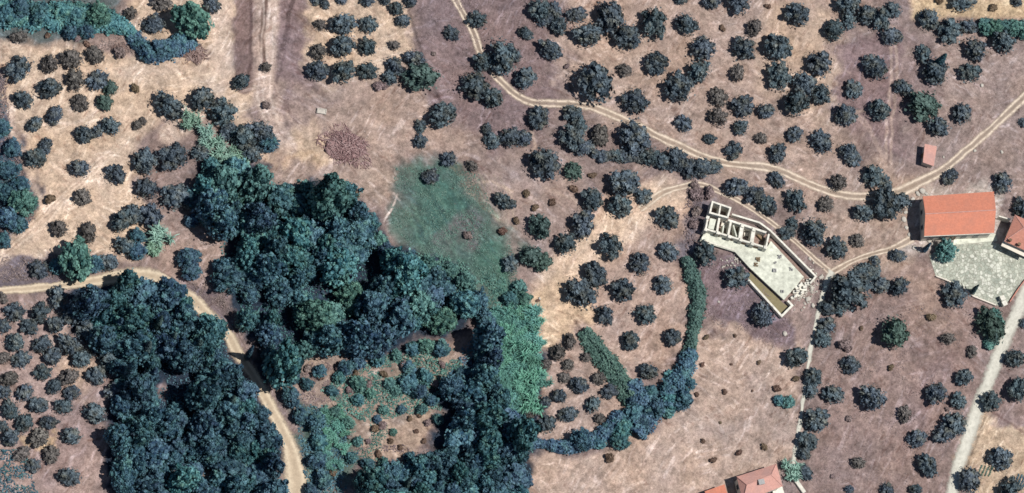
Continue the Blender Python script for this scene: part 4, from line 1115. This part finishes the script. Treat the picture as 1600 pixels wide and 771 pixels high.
W4 = [(1075, 545), (1085, 590), (1065, 640), (1015, 655), (985, 690), (940, 705), (885, 705), (900, 690), (960, 665), (990, 620), (1045, 590)]
taken = []
def fill(poly, rmin, rmax, count, seed, gaps=True, sep=0.72, pre=()):
    rng = np.random.default_rng(seed); xs = [q[0] for q in poly]; ys = [q[1] for q in poly]
    out = list(pre)
    for t in range(count * 60):
        if len(out) >= count: break
        x = rng.uniform(min(xs), max(xs)); y = rng.uniform(min(ys), min(max(ys), 790)); f = 1 - t / (count * 60)
        r = rmin + (rmax - rmin) * rng.random() ** 1.2 * (0.35 + 0.65 * f)
        if not inside(x, y, poly): continue
        if gaps and any(math.hypot(x - a, y - b) < c * 1.1 + r * .8 for a, b, c in GAPS): continue
        if any(math.hypot(x - a, y - b) < (r + c) * sep for a, b, c in out): continue
        out.append((x, y, r))
    return out
def woods(lst, region, mats, hfac, seed):
    rng = np.random.default_rng(seed)
    for i, (x, y, r) in enumerate(lst):
        rm = r * S * 1.06
        mt = mats[int(rng.integers(len(mats)))]
        zs = hfac * rng.choice([0.75, 1.0, 1.25, 1.6]) * rng.uniform(0.9, 1.1)
        o = plant('broadleaf_tree', WD[mt][int(rng.integers(6))], WT[i % 3], x + 1, y - 1, rm, rm * 1.15 * zs, zs, {'wood': 'teal', 'wood_dark': 'dark blue-green', 'wood_green': 'mid-green'}[mt] + ' broadleaf tree', 'tree')
        o['_r'] = region
pre1 = [(512, 312, 27), (348, 290, 26), (486, 375, 24), (560, 365, 26), (452, 405, 22), (530, 420, 24), (405, 345, 22), (632, 430, 28), (580, 480, 22), (440, 455, 22), (600, 450, 18), (560, 530, 22), (420, 520, 18), (505, 510, 20), (655, 480, 24), (395, 430, 20), (548, 460, 18)]
woods(fill(W1, 11, 26, 98, 1, sep=.55, pre=pre1), 'central wood', ['wood', 'wood', 'wood_green', 'wood_dark'], 1.15, 5)
woods(fill(W2, 11, 24, 118, 2, sep=.56), 'lower left wood', ['wood_dark', 'wood_dark', 'wood'], 1.1, 6)
woods(fill(W3, 11, 25, 70, 3, sep=.56), 'bottom centre wood', ['wood_dark', 'wood', 'wood_dark'], 1.15, 7)
woods(fill(W4, 8, 15, 20, 4, False, sep=.62), 'hedgerow', ['wood_dark', 'hedge_', 'wood'] if False else ['wood_dark', 'wood'], .75, 8)
LONE = [(812, 448, 12, 'wood_green'), (798, 468, 12, 'wood'), (820, 466, 10, 'wood_green'), (20, 230, 14, 'wood_dark'), (14, 265, 15, 'wood_dark'), (30, 290, 14, 'wood_dark'), (8, 300, 15, 'wood_dark'), (12, 340, 16, 'wood_dark'), (30, 350, 13, 'wood_dark'), (5, 375, 12, 'wood_dark'), (4, 200, 13, 'wood_dark'), (300, 33, 26, 'wood_green'), (155, 22, 19, 'wood_green'), (120, 26, 16, 'wood'), (97, 18, 15, 'wood'), (60, 20, 16, 'wood'), (30, 14, 15, 'wood_dark'), (8, 25, 14, 'wood'), (135, 48, 12, 'wood_dark'), (110, 50, 11, 'wood_dark'),
        (118, 408, 25, 'wood_green'), (36, 317, 22, 'wood_green'), (90, 415, 12, 'wood_dark'), (150, 412, 12, 'wood_dark'), (216, 68, 10, 'wood_dark'), (230, 82, 13, 'wood_dark'), (248, 76, 14, 'wood_dark'), (266, 72, 14, 'wood_dark'), (282, 62, 13, 'wood'), (235, 90, 9, 'wood_dark'),
        (420, 400 - 175, 14, 'wood_dark'), (295, 402, 16, 'wood_dark'), (300, 425, 13, 'wood_dark'), (345, 440, 12, 'wood_dark'), (340, 415, 9, 'wood_dark'), (300, 310, 14, 'wood_dark'), (1479, 392, 17, 'wood_green'), (1232, 628, 10, 'wood_green'), (1218, 625, 8, 'wood'),
        (215, 368, 12, 'wood_dark'), (215, 392, 13, 'wood_dark'), (1555, 45, 13, 'wood_green'), (1585, 42, 13, 'wood_green'), (1604, 50, 13, 'wood_green'), (1540, 46, 10, 'wood_green'), (700, 452, 12, 'wood_dark'), (640, 598, 15, 'wood'), (655, 612, 11, 'wood_dark'), (620, 610, 9, 'wood_green'), (560, 600, 12, 'wood_green'), (455, 620, 14, 'wood_dark'), (480, 600, 10, 'wood_dark'), (470, 650, 12, 'wood'), (495, 660, 13, 'wood'), (500, 690, 13, 'wood'), (495, 720, 13, 'wood_dark'), (505, 750, 12, 'wood'), (485, 765, 10, 'wood_dark'), (525, 645, 10, 'wood_green'), (590, 560, 11, 'wood'), (560, 565, 12, 'wood_dark'), (610, 600, 9, 'wood_green'), (665, 590, 11, 'wood'), (700, 600, 12, 'wood_green'), (675, 625, 9, 'wood_dark'), (540, 575, 11, 'wood_dark'), (520, 610, 9, 'wood'), (580, 615, 8, 'wood_green'), (725, 585, 12, 'wood'), (620, 555, 9, 'wood_green'), (640, 575, 10, 'wood'), (730, 440, 14, 'wood_green'), (680, 425, 14, 'wood_green'), (705, 420, 10, 'wood_green'), (760, 500, 14, 'wood_dark'), (745, 470, 11, 'wood_green'), (765, 540, 14, 'wood'), (755, 575, 14, 'wood_dark'), (785, 655, 12, 'wood_dark'), (300, 345, 10, 'wood_dark'), (730, 470, 12, 'wood'), (600, 640, 8, 'wood_green'), (560, 625, 9, 'wood'), (545, 660, 9, 'wood_green'), (560, 690, 8, 'wood_green'), (550, 715, 9, 'wood'), (590, 655, 6, 'wood_dark'), (628, 640, 7, 'wood'), (660, 640, 8, 'wood_green'), (685, 655, 8, 'wood'), (600, 725, 9, 'wood'), (640, 715, 9, 'wood_dark'), (575, 725, 9, 'wood_dark'), (615, 675, 6, 'wood_green'), (500, 580, 10, 'wood_dark'), (530, 590, 9, 'wood'), (645, 545, 11, 'wood'), (665, 540, 12, 'wood_green'), (690, 545, 12, 'wood'), (460, 590, 10, 'wood_dark')]
for i, (x, y, r, mt) in enumerate(LONE):
    rm = r * S
    sh = r <= 13
    plant('leafy_shrub' if sh else 'broadleaf_tree', WD[mt][i % 6], WT[i % 3], x, y, rm, rm * 0.95, .85 if r < 24 else 1.0, {'wood': 'teal', 'wood_dark': 'dark blue-green', 'wood_green': 'mid-green'}[mt] + (' leafy shrub' if sh else ' broadleaf tree'), 'shrub' if sh else 'tree')
# cypresses: (base x, base y, width radius px, height m)
for i, (x, y, r, h) in enumerate([(198, 592, 9, 13), (222, 560, 8, 13), (215, 510, 7, 11), (240, 520, 7, 11), (180, 520, 7, 10), (262, 545, 7, 12), (232, 600, 7, 10), (205, 442, 4, 5), (320, 690, 9, 9), (355, 640, 7, 9), (385, 560, 6, 8), (300, 560, 8, 12), (330, 600, 8, 11), (1518, 458, 5, 5.5), (1444, 392, 5, 5), (592, 690, 6, 6), (595, 735, 6, 6), (528, 735, 5, 5), (745, 640, 7, 9), (760, 655, 6, 8), (660, 740, 7, 8), (630, 765, 7, 8), (1462, 105, 6, 9), (560, 770, 6, 7)]):
    if i in (15, 16, 17): continue
    rm = r * S * (1.35 if h > 8 else 1); q = plant('cypress_tree', (CY if i % 2 else CW)[i % 3], CT, x, y, rm, 0.0, h * 1.1 / 6.5 / rm, 'narrow dark cypress', 'tree')
# reeds
for i, (x, y, r) in enumerate([(298, 188, 17), (318, 212, 15), (338, 232, 19), (352, 250, 15), (375, 255, 13), (385, 280, 16), (365, 238, 12), (247, 372, 22), (1238, 735, 17), (368, 728, 15), (240, 388, 14), (272, 176, 10)]):
    rm = r * S * 1.15
    plant('giant_reed', RD[i % 4], None, x, y, rm, rm * .5, .9, 'pale green reed clump', 'reed clump', rot=None)
R1 = [(772, 500), (790, 482), (820, 478), (842, 505), (846, 560), (846, 605), (826, 642), (795, 640), (778, 610), (772, 560)]
for i, (x, y, r) in enumerate(fill(R1, 10, 21, 52, 9, False, sep=.42)):
    rm = r * S * 1.1
    plant('giant_reed', RB[i % 4], None, x, y, rm, rm * .5, (.7, .95, 1.25, .85)[i % 4], 'deep green reed clump', 'reed clump')
for i, (x, y, r) in enumerate(fill([(505, 635), (545, 650), (540, 720), (515, 735), (500, 690)], 9, 14, 12, 12, False, sep=.55)):
    plant('giant_reed', RB[i % 4], None, x, y, r * S, r * S * .5, .8, 'deep green reed clump', 'reed clump')

# ------------------------------------------------------------------ hedges: leaf-covered banks along a line
def hedge(name, pts, ws, h, mat, label, cat='hedge', group=None, seed=0, dens=24, size=.26):
    rng = np.random.default_rng(seed); A = smooth_path(pts, [w * S for w in ws], .4)
    d = np.gradient(A[:, :2], axis=0); d /= np.linalg.norm(d, axis=1)[:, None]; nr = np.stack([-d[:, 1], d[:, 0]], 1)
    L = len(A); b = Buf(); k = 9; V = []
    th = np.linspace(0, math.pi, k)
    s = np.arange(L) * .4
    hh = h * (1 + .45 * fbm(s / 2.2, s * 0 + seed, 3, 400 + seed))
    if h > .6: A[:, 2] *= 1 + .38 * fbm(s / 2.6, s * 0 + seed + 3.3, 3, 430 + seed)
    for t in th:
        rad = A[:, 2] / 2 * .9 * (1 + .2 * fbm(s / 1.5, s * 0 + t * 3, 2, 410 + seed))
        X = A[:, 0] + nr[:, 0] * rad * math.cos(t); Y = A[:, 1] + nr[:, 1] * rad * math.cos(t)
        V.append(np.stack([X, Y, HZ(X, Y) - .1 + hh * .9 * math.sin(t)], 1))
    V = np.stack(V, 1).reshape(-1, 3); i = np.arange(L * k).reshape(L, k)
    F = np.stack([i[:-1, :-1].ravel(), i[:-1, 1:].ravel(), i[1:, 1:].ravel(), i[1:, :-1].ravel()], 1)
    b.add(V, F, .2)
    n = int(dens * s[-1] * np.mean(A[:, 2]) * 1.5)
    idx = rng.integers(0, L, n); t = np.arccos(rng.uniform(-1, 1, n)); rad = A[idx, 2] / 2 * rng.uniform(.7, 1.18, n) * (1 + .3 * fbm(s[idx] / .9, np.sign(np.cos(t)) * 9.0, 2, 440 + seed))
    X = A[idx, 0] + nr[idx, 0] * rad * np.cos(t) + rng.normal(0, .1, n); Y = A[idx, 1] + nr[idx, 1] * rad * np.cos(t) + rng.normal(0, .1, n)
    Z = HZ(X, Y) + hh[idx] * np.sin(t) * rng.uniform(.7, 1.25, n)
    Nn = np.stack([nr[idx, 0] * np.cos(t), nr[idx, 1] * np.cos(t), np.sin(t)], 1)
    tone = .5 + .45 * fbm(X / .9, Y / .9, 3, 420 + seed) + rng.normal(0, .2, n)
    leaves(b, rng, np.stack([X, Y, Z], 1), Nn, size, tone)
    c = A[L // 2]; base = Vector((c[0], c[1], float(HZ(c[0], c[1]))))
    b.V = [v - np.array(base) for v in b.V]
    o = link(name, b.mesh(name, mat), loc=base)
    return tag(o, label, cat, group)
hedge('hedge', [(912, 518), (928, 542), (950, 570), (970, 598), (985, 630)], [22, 30, 34, 34, 34], 1.7, MT['hedge'], 'smooth green diagonal hedge running down to the dark hedgerow', seed=1)
hedge('hedge', [(1070, 405), (1080, 430), (1090, 460), (1088, 490), (1080, 530), (1076, 560)], [16, 28, 32, 26, 16, 24], 1.7, MT['hedge'], 'tapering green hedge west of the mauve slope below the white building', seed=2)
hedge('hedge', [(968, 650), (950, 672), (920, 690), (880, 700), (845, 695), (810, 700)], [24, 26, 26, 22, 14, 12], 2.0, MT['wood_dark'], 'curved dark hedge under the small bottom orchard', seed=3)
hedge('hedge', [(985, 600), (1000, 625), (1005, 650), (990, 680)], [22, 40, 48, 26], 2.4, MT['wood_dark'], 'wide dark hedge where three hedges meet', seed=4)
hedge('hedge', [(1078, 552), (1068, 580), (1050, 610), (1040, 640)], [20, 30, 36, 30], 2.6, MT['wood_dark'], 'thick dark hedge east of the hedge junction', seed=5)
hedge('hedge', [(925, 242), (960, 246), (1000, 246), (1040, 254), (1080, 262), (1118, 264)], [12, 16, 20, 22, 22, 16], 1.6, MT['olive'], 'dark continuous hedge under the trees along the lower side of the winding track', seed=40)
hedge('hedge', [(1530, 38), (1560, 44), (1600, 46), (1630, 50)], [16, 26, 28, 28], 1.8, MT['wood_green'], 'green hedge at the top right corner', seed=6)
hedge('hedge', [(205, 55), (225, 78), (250, 84), (275, 78), (300, 62)], [22, 26, 30, 28, 24], 1.5, MT['wood_dark'], 'dark curved thicket edge beside the big top left tree', seed=7)
hedge('hedge', [(-20, 20), (40, 24), (90, 28), (140, 30), (185, 40), (210, 58)], [56, 50, 50, 46, 30, 18], 1.6, MT['wood'], 'broad teal thicket band along the top left corner', 'thicket', seed=8)
hedge('hedge', [(1372, 430), (1350, 425), (1330, 440)], [20, 26, 20], 1.2, MT['olive'], 'low grey thicket east of the big hedge by the cement lane', 'thicket', seed=10)
hedge('hedge', [(1545, 490), (1556, 505), (1548, 530), (1541, 545)], [20, 34, 26, 14], 1.5, MT['wood_green'], 'green thicket between the stone yard and the cement road', 'thicket', seed=11)
for k, off in enumerate((0, 6, 12, 18)):
    hedge('vegetable_row', [(1534 + off * .9, 728 + k), (1528 + off * .9, 742 + k)], [2, 2], .3, MT['grass'], ['first', 'second', 'third', 'fourth'][k] + ' vegetable row from the left beside the cement road garden', 'crop row', 'vegetable rows in the left garden bed', seed=20 + k, size=.1, dens=50)
for k, off in enumerate((0, 5, 10, 15)):
    hedge('vegetable_row', [(1592 + off * .9, 742 + k), (1585 + off * .9, 758 + k)], [2.5, 2.5], .35, MT['wood_dark'], ['first', 'second', 'third', 'fourth'][k] + ' vegetable row from the left at the bottom right corner', 'crop row', 'vegetable rows in the corner garden bed', seed=30 + k, size=.1, dens=50)

# ------------------------------------------------------------------ uncountable cover
def mat_cover(name, poly, per_m2, hmax, mat, size, seed, soft=6, thresh=-.2, up=.6):
    rng = np.random.default_rng(seed)
    W = [G0(*q) for q in poly]; xs = [w[0] for w in W]; ys = [w[1] for w in W]
    n = int((max(xs) - min(xs)) * (max(ys) - min(ys)) * per_m2)
    X = rng.uniform(min(xs), max(xs), n); Y = rng.uniform(min(ys), max(ys), n)
    cl = fbm(X / 2.3, Y / 2.3, 3, 500 + seed)
    sdv = poly_sd(X, Y, W) + cl * 1.2
    keep = (sdv < 0) & (cl > thresh) ; X, Y, cl = X[keep], Y[keep], cl[keep]
    h = hmax * np.clip((cl - thresh) * 1.1, 0.05, 1)
    Z = HZ(X, Y) + h * rng.uniform(.3, 1, len(X)) + .03
    b = Buf(); Nn = np.stack([rng.normal(0, .5, len(X)), rng.normal(0, .5, len(X)), np.ones(len(X))], 1)
    leaves(b, rng, np.stack([X, Y, Z], 1), Nn, size, .45 + .5 * fbm(X / .8, Y / .8, 3, 520 + seed) + rng.normal(0, .2, len(X)), up)
    return tag(link(name, b.mesh(name, mat)), kind='stuff')
GREEN = [(618, 262), (690, 258), (745, 268), (772, 330), (808, 400), (815, 450), (760, 500), (690, 480), (650, 400), (610, 350)]
tag(mat_cover('grass', GREEN, 11, .3, MT['grass'], .13, 1, thresh=-.15), 'patch of green grass running down to the central wood', 'grass')
tag(mat_cover('scrub', [(560, 560), (700, 540), (745, 590), (690, 640), (560, 660), (500, 610)], 16, 1.0, MT['wood_green'], .17, 2, thresh=-.3), 'mixed low scrub north of the sandy clearing', 'scrub')
tag(mat_cover('scrub', [(640, 390), (700, 400), (800, 440), (800, 470), (760, 510), (700, 480)], 12, 1.0, MT['wood_green'], .18, 3, thresh=-.2), 'green scrub on the lower edge of the grass patch', 'scrub')
tag(mat_cover('scrub', [(-20, 110), (10, 110), (14, 200), (50, 300), (55, 340), (0, 392), (-20, 392)], 14, .7, MT['mauve'], .16, 4, thresh=-.3), 'dull mauve scrub along the left edge above the track', 'scrub')
tag(mat_cover('scrub', [(-20, 110), (8, 120), (14, 220), (50, 300), (50, 350), (0, 390), (-20, 392)], 9, .8, MT['wood_dark'], .16, 14, thresh=.0), 'dark bushy scrub patches along the left edge', 'scrub')
tag(mat_cover('scrub', [(-20, 402), (110, 396), (100, 438), (0, 444), (-20, 444)], 12, .6, MT['mauve'], .16, 5, thresh=-.1), 'mauve scrub strip above the sandy road', 'scrub')
tag(mat_cover('undergrowth', [(460, 630), (545, 640), (540, 780), (480, 780)], 12, .9, MT['wood'], .18, 6, thresh=-.3), 'teal undergrowth beside the widening sandy road', 'undergrowth')
tag(mat_cover('undergrowth', [(765, 480), (800, 440), (842, 500), (846, 620), (800, 645), (768, 600)], 7, .7, MT['reed_deep'], .17, 7, thresh=-.2), 'undergrowth between the reeds', 'undergrowth')
tag(mat_cover('undergrowth', W2, 5, .8, MT['wood_dark'], .2, 8, thresh=-.3), 'undergrowth of the lower left wood', 'undergrowth')
tag(mat_cover('undergrowth', W3, 7, .9, MT['wood_dark'], .2, 9, thresh=-.4), 'undergrowth of the bottom centre wood', 'undergrowth')
tag(mat_cover('undergrowth', W1, 4, .8, MT['wood'], .2, 10, thresh=-.2), 'undergrowth of the central wood', 'undergrowth')
tag(mat_cover('scrub', [(-20, 700), (40, 705), (60, 780), (-20, 780)], 12, .9, MT['wood_dark'], .18, 11, thresh=-.3), 'dark scrub in the bottom left corner', 'scrub')
tag(mat_cover('scrub', [(140, 50), (200, 48), (240, 85), (200, 90), (140, 72)], 10, .5, MT['mauve'], .14, 12, thresh=-.2), 'mauve dead scrub below the top left thicket', 'scrub')
tag(mat_cover('scrub', [(280, 438), (345, 445), (375, 510), (330, 478)], 12, .6, MT['mauve'], .15, 13, thresh=-.2), 'mauve scrub on the bank above the road bend', 'scrub')
tag(mat_cover('scrub', [(1080, 400), (1150, 395), (1240, 500), (1230, 555), (1150, 520), (1090, 500)], 7, .4, MT['mauve'], .13, 15, thresh=-.0), 'mauve scrub on the slope below the white building', 'scrub')
tag(mat_cover('scrub', [(1290, 450), (1440, 440), (1540, 490), (1490, 680), (1450, 790), (1260, 790)], 3.5, .3, MT['mauve'], .12, 16, thresh=.1), 'dry tufts over the lower right field', 'scrub')
tag(mat_cover('scrub', [(650, -10), (860, -10), (885, 140), (850, 200), (770, 230), (700, 165), (668, 100)], 4, .3, MT['mauve'], .12, 17, thresh=.05), 'dry mauve tufts beside the winding track at the top', 'scrub')
tag(mat_cover('scrub', [(1070, 292), (1112, 292), (1104, 400), (1078, 440), (1066, 380)], 12, .7, MT['mauve'], .16, 18, thresh=-.2), 'grey-mauve scrub west of the white building', 'scrub')
tag(mat_cover('scrub', [(545, 700), (640, 690), (650, 740), (560, 745)], 10, .6, MT['mauve'], .16, 21, thresh=-.1), 'dry scrub along the south edge of the clearing', 'scrub')
tag(mat_cover('scrub', [(545, 640), (610, 640), (600, 720), (545, 730)], 12, .6, MT['wood_green'], .15, 22, thresh=-.2), 'green scrub tufts on the west side of the clearing', 'scrub')
tag(mat_cover('scrub', [(440, 555), (560, 555), (560, 620), (470, 640)], 12, .6, MT['mauve'], .15, 19, thresh=-.05), 'mauve scrub south of the central wood', 'scrub')

# ------------------------------------------------------------------ brush piles
MT['brush'] = foliage('dead reddish branches', (0.17, 0.105, 0.095), (0.42, 0.325, 0.30), 0.1)
def brush(px, py, rx, ry, n, label, seed):
    rng = np.random.default_rng(seed); b = Buf(); q = P(px, py); ph = rng.uniform(0, 6, 3)
    V, F = ico(); b.add(V * np.array([rx * .8, ry * .8, .22]) * (1 + rng.uniform(-.2, .2, (len(V), 1))), F, .35)
    for i in range(n):
        a = rng.uniform(0, 6.28); R = rng.random() ** .6 * (1 + .22 * math.sin(2 * a + ph[0]) + .16 * math.sin(5 * a + ph[1])) 
        x = math.cos(a) * R * rx; y = math.sin(a) * R * ry
        z = .1 + max(0, 1 - R) * .9 * rng.random(); t = a + rng.normal(0, .8); L = rng.uniform(.5, 2.0)
        dv = np.array([math.cos(t), math.sin(t), rng.normal(0, .2)]) * L / 2; c = np.array([x, y, z])
        tube(b, [c - dv, c + dv * .2 + rng.normal(0, .12, 3), c + dv], [.10, .08, .03], 4, rng.random() ** 1.5)
    return tag(link('brush_pile', b.mesh('brush_pile', MT['brush']), loc=q), label, 'brush pile')
brush(540, 230, 5.8, 4.8, 620, 'large reddish heap of pruned branches south of the concrete trough', 1)
brush(303, 84, 2.9, 2.8, 240, 'small reddish branch heap under the big tree at top left', 2)
brush(190, 76, 2.4, 1.3, 80, 'thin heap of dead branches below the top left thicket', 3)
brush(412, 320, 1.8, 1.6, 60, 'dead branches on the northern fringe of the central wood', 4)

# ------------------------------------------------------------------ labels that single out one plant each
ANCH = [('top left sandy orchard', 90, 130), ('left sandy orchard by the track', 110, 290), ('top left beyond the thicket', 250, 25), ('ridge of trees above the reeds', 310, 190), ('slope west of the pale reeds', 240, 310),
        ('small top sandy orchard', 545, 60), ('top track west side', 660, 110), ('top track bend', 770, 110), ('middle grass patch surroundings', 700, 250), ('plot left of the sandy strip', 850, 330),
        ('top slope above track bend', 910, 60), ('hedge row below the track', 1030, 250), ('upper middle orchard', 1080, 110), ('upper right orchard', 1250, 110), ('right end of the track', 1300, 270), ('mauve field by the top', 1370, 100), ('top right slope', 1480, 120),
        ('sandy strip', 940, 400), ('plot right of the sandy strip', 1020, 480), ('small bottom orchard', 900, 610), ('surroundings of the white building', 1200, 370), ('clump left of the long house', 1380, 320), ('cement lane east side', 1300, 500),
        ('cement lane bottom part', 1270, 650), ('lower right field', 1430, 620), ('stone yard surroundings', 1500, 430), ('slope right of cement road', 1580, 600), ('bottom right garden', 1560, 730), ('pale bottom field', 1120, 640),
        ('bottom left orchard upper half', 80, 520), ('bottom left orchard lower half', 80, 660), ('central wood north half', 470, 360), ('central wood south half', 470, 480), ('central wood east end', 650, 460), ('left wood north half', 250, 520), ('left wood middle', 290, 620),
        ('left wood bottom', 270, 720), ('roadside left of the clearing', 480, 660), ('bottom centre wood', 690, 740), ('gully north of bottom wood', 740, 580), ('clearing', 600, 650), ('reed bed', 810, 550), ('top left thicket', 90, 20), ('left road edge', 130, 410), ('hedge junction', 1030, 620), ('slope above the long house', 1540, 260), ('top right corner', 1570, 30), ('lane beside the mauve slope', 1140, 520)]
def ordn(n):
    return f"{n}{'th' if 10 <= n % 100 <= 20 else {1: 'st', 2: 'nd', 3: 'rd'}.get(n % 10, 'th')}"
grp = {}
for rec in PLANTS:
    o, x, y, r, w = rec
    a = min(ANCH, key=lambda q: math.hypot(q[1] - x, (q[2] - y) * 1.2))[0]
    kind = ' '.join(w.split()[-2:]) if w.split()[-1] != 'cypress' else 'cypress'
    grp.setdefault((a, kind), []).append(rec)
def size(r): return 'tiny' if r < 8 else 'small' if r < 13 else 'medium' if r < 17 else 'large' if r < 22 else 'huge'
for (a, kind), L in grp.items():
    L.sort(key=lambda q: q[2]); rows = []; band = 26
    for q in L:
        if rows and q[2] - rows[-1][0][2] < band: rows[-1].append(q)
        else: rows.append([q])
    for ri, row in enumerate(rows):
        row.sort(key=lambda q: q[1])
        for ci, (o, x, y, r, w) in enumerate(row):
            s = f"{size(r)} {w}"
            if len(L) == 1: lab = f"{s}, the only one of the {a}"
            elif len(rows) == 1: lab = f"{s}, {ordn(ci + 1)} from left, {a}"
            elif len(row) == 1: lab = f"{s}, alone in {ordn(ri + 1)} row down, {a}"
            else: lab = f"{s}, {ordn(ci + 1)} from left, {ordn(ri + 1)} row down, {a}"
            while len(lab.replace('-', ' - ').split()) > 16 and '  ' not in lab: lab = lab.replace(size(r) + ' ', '', 1).replace('the ', '', 1) + ('' if len(lab.split()) > 16 else ''); break
            o['label'] = lab
            o['group'] = f"{kind}s of the {a}" if len(L) > 1 else kind + 's'
            if '_r' in o: del o['_r']
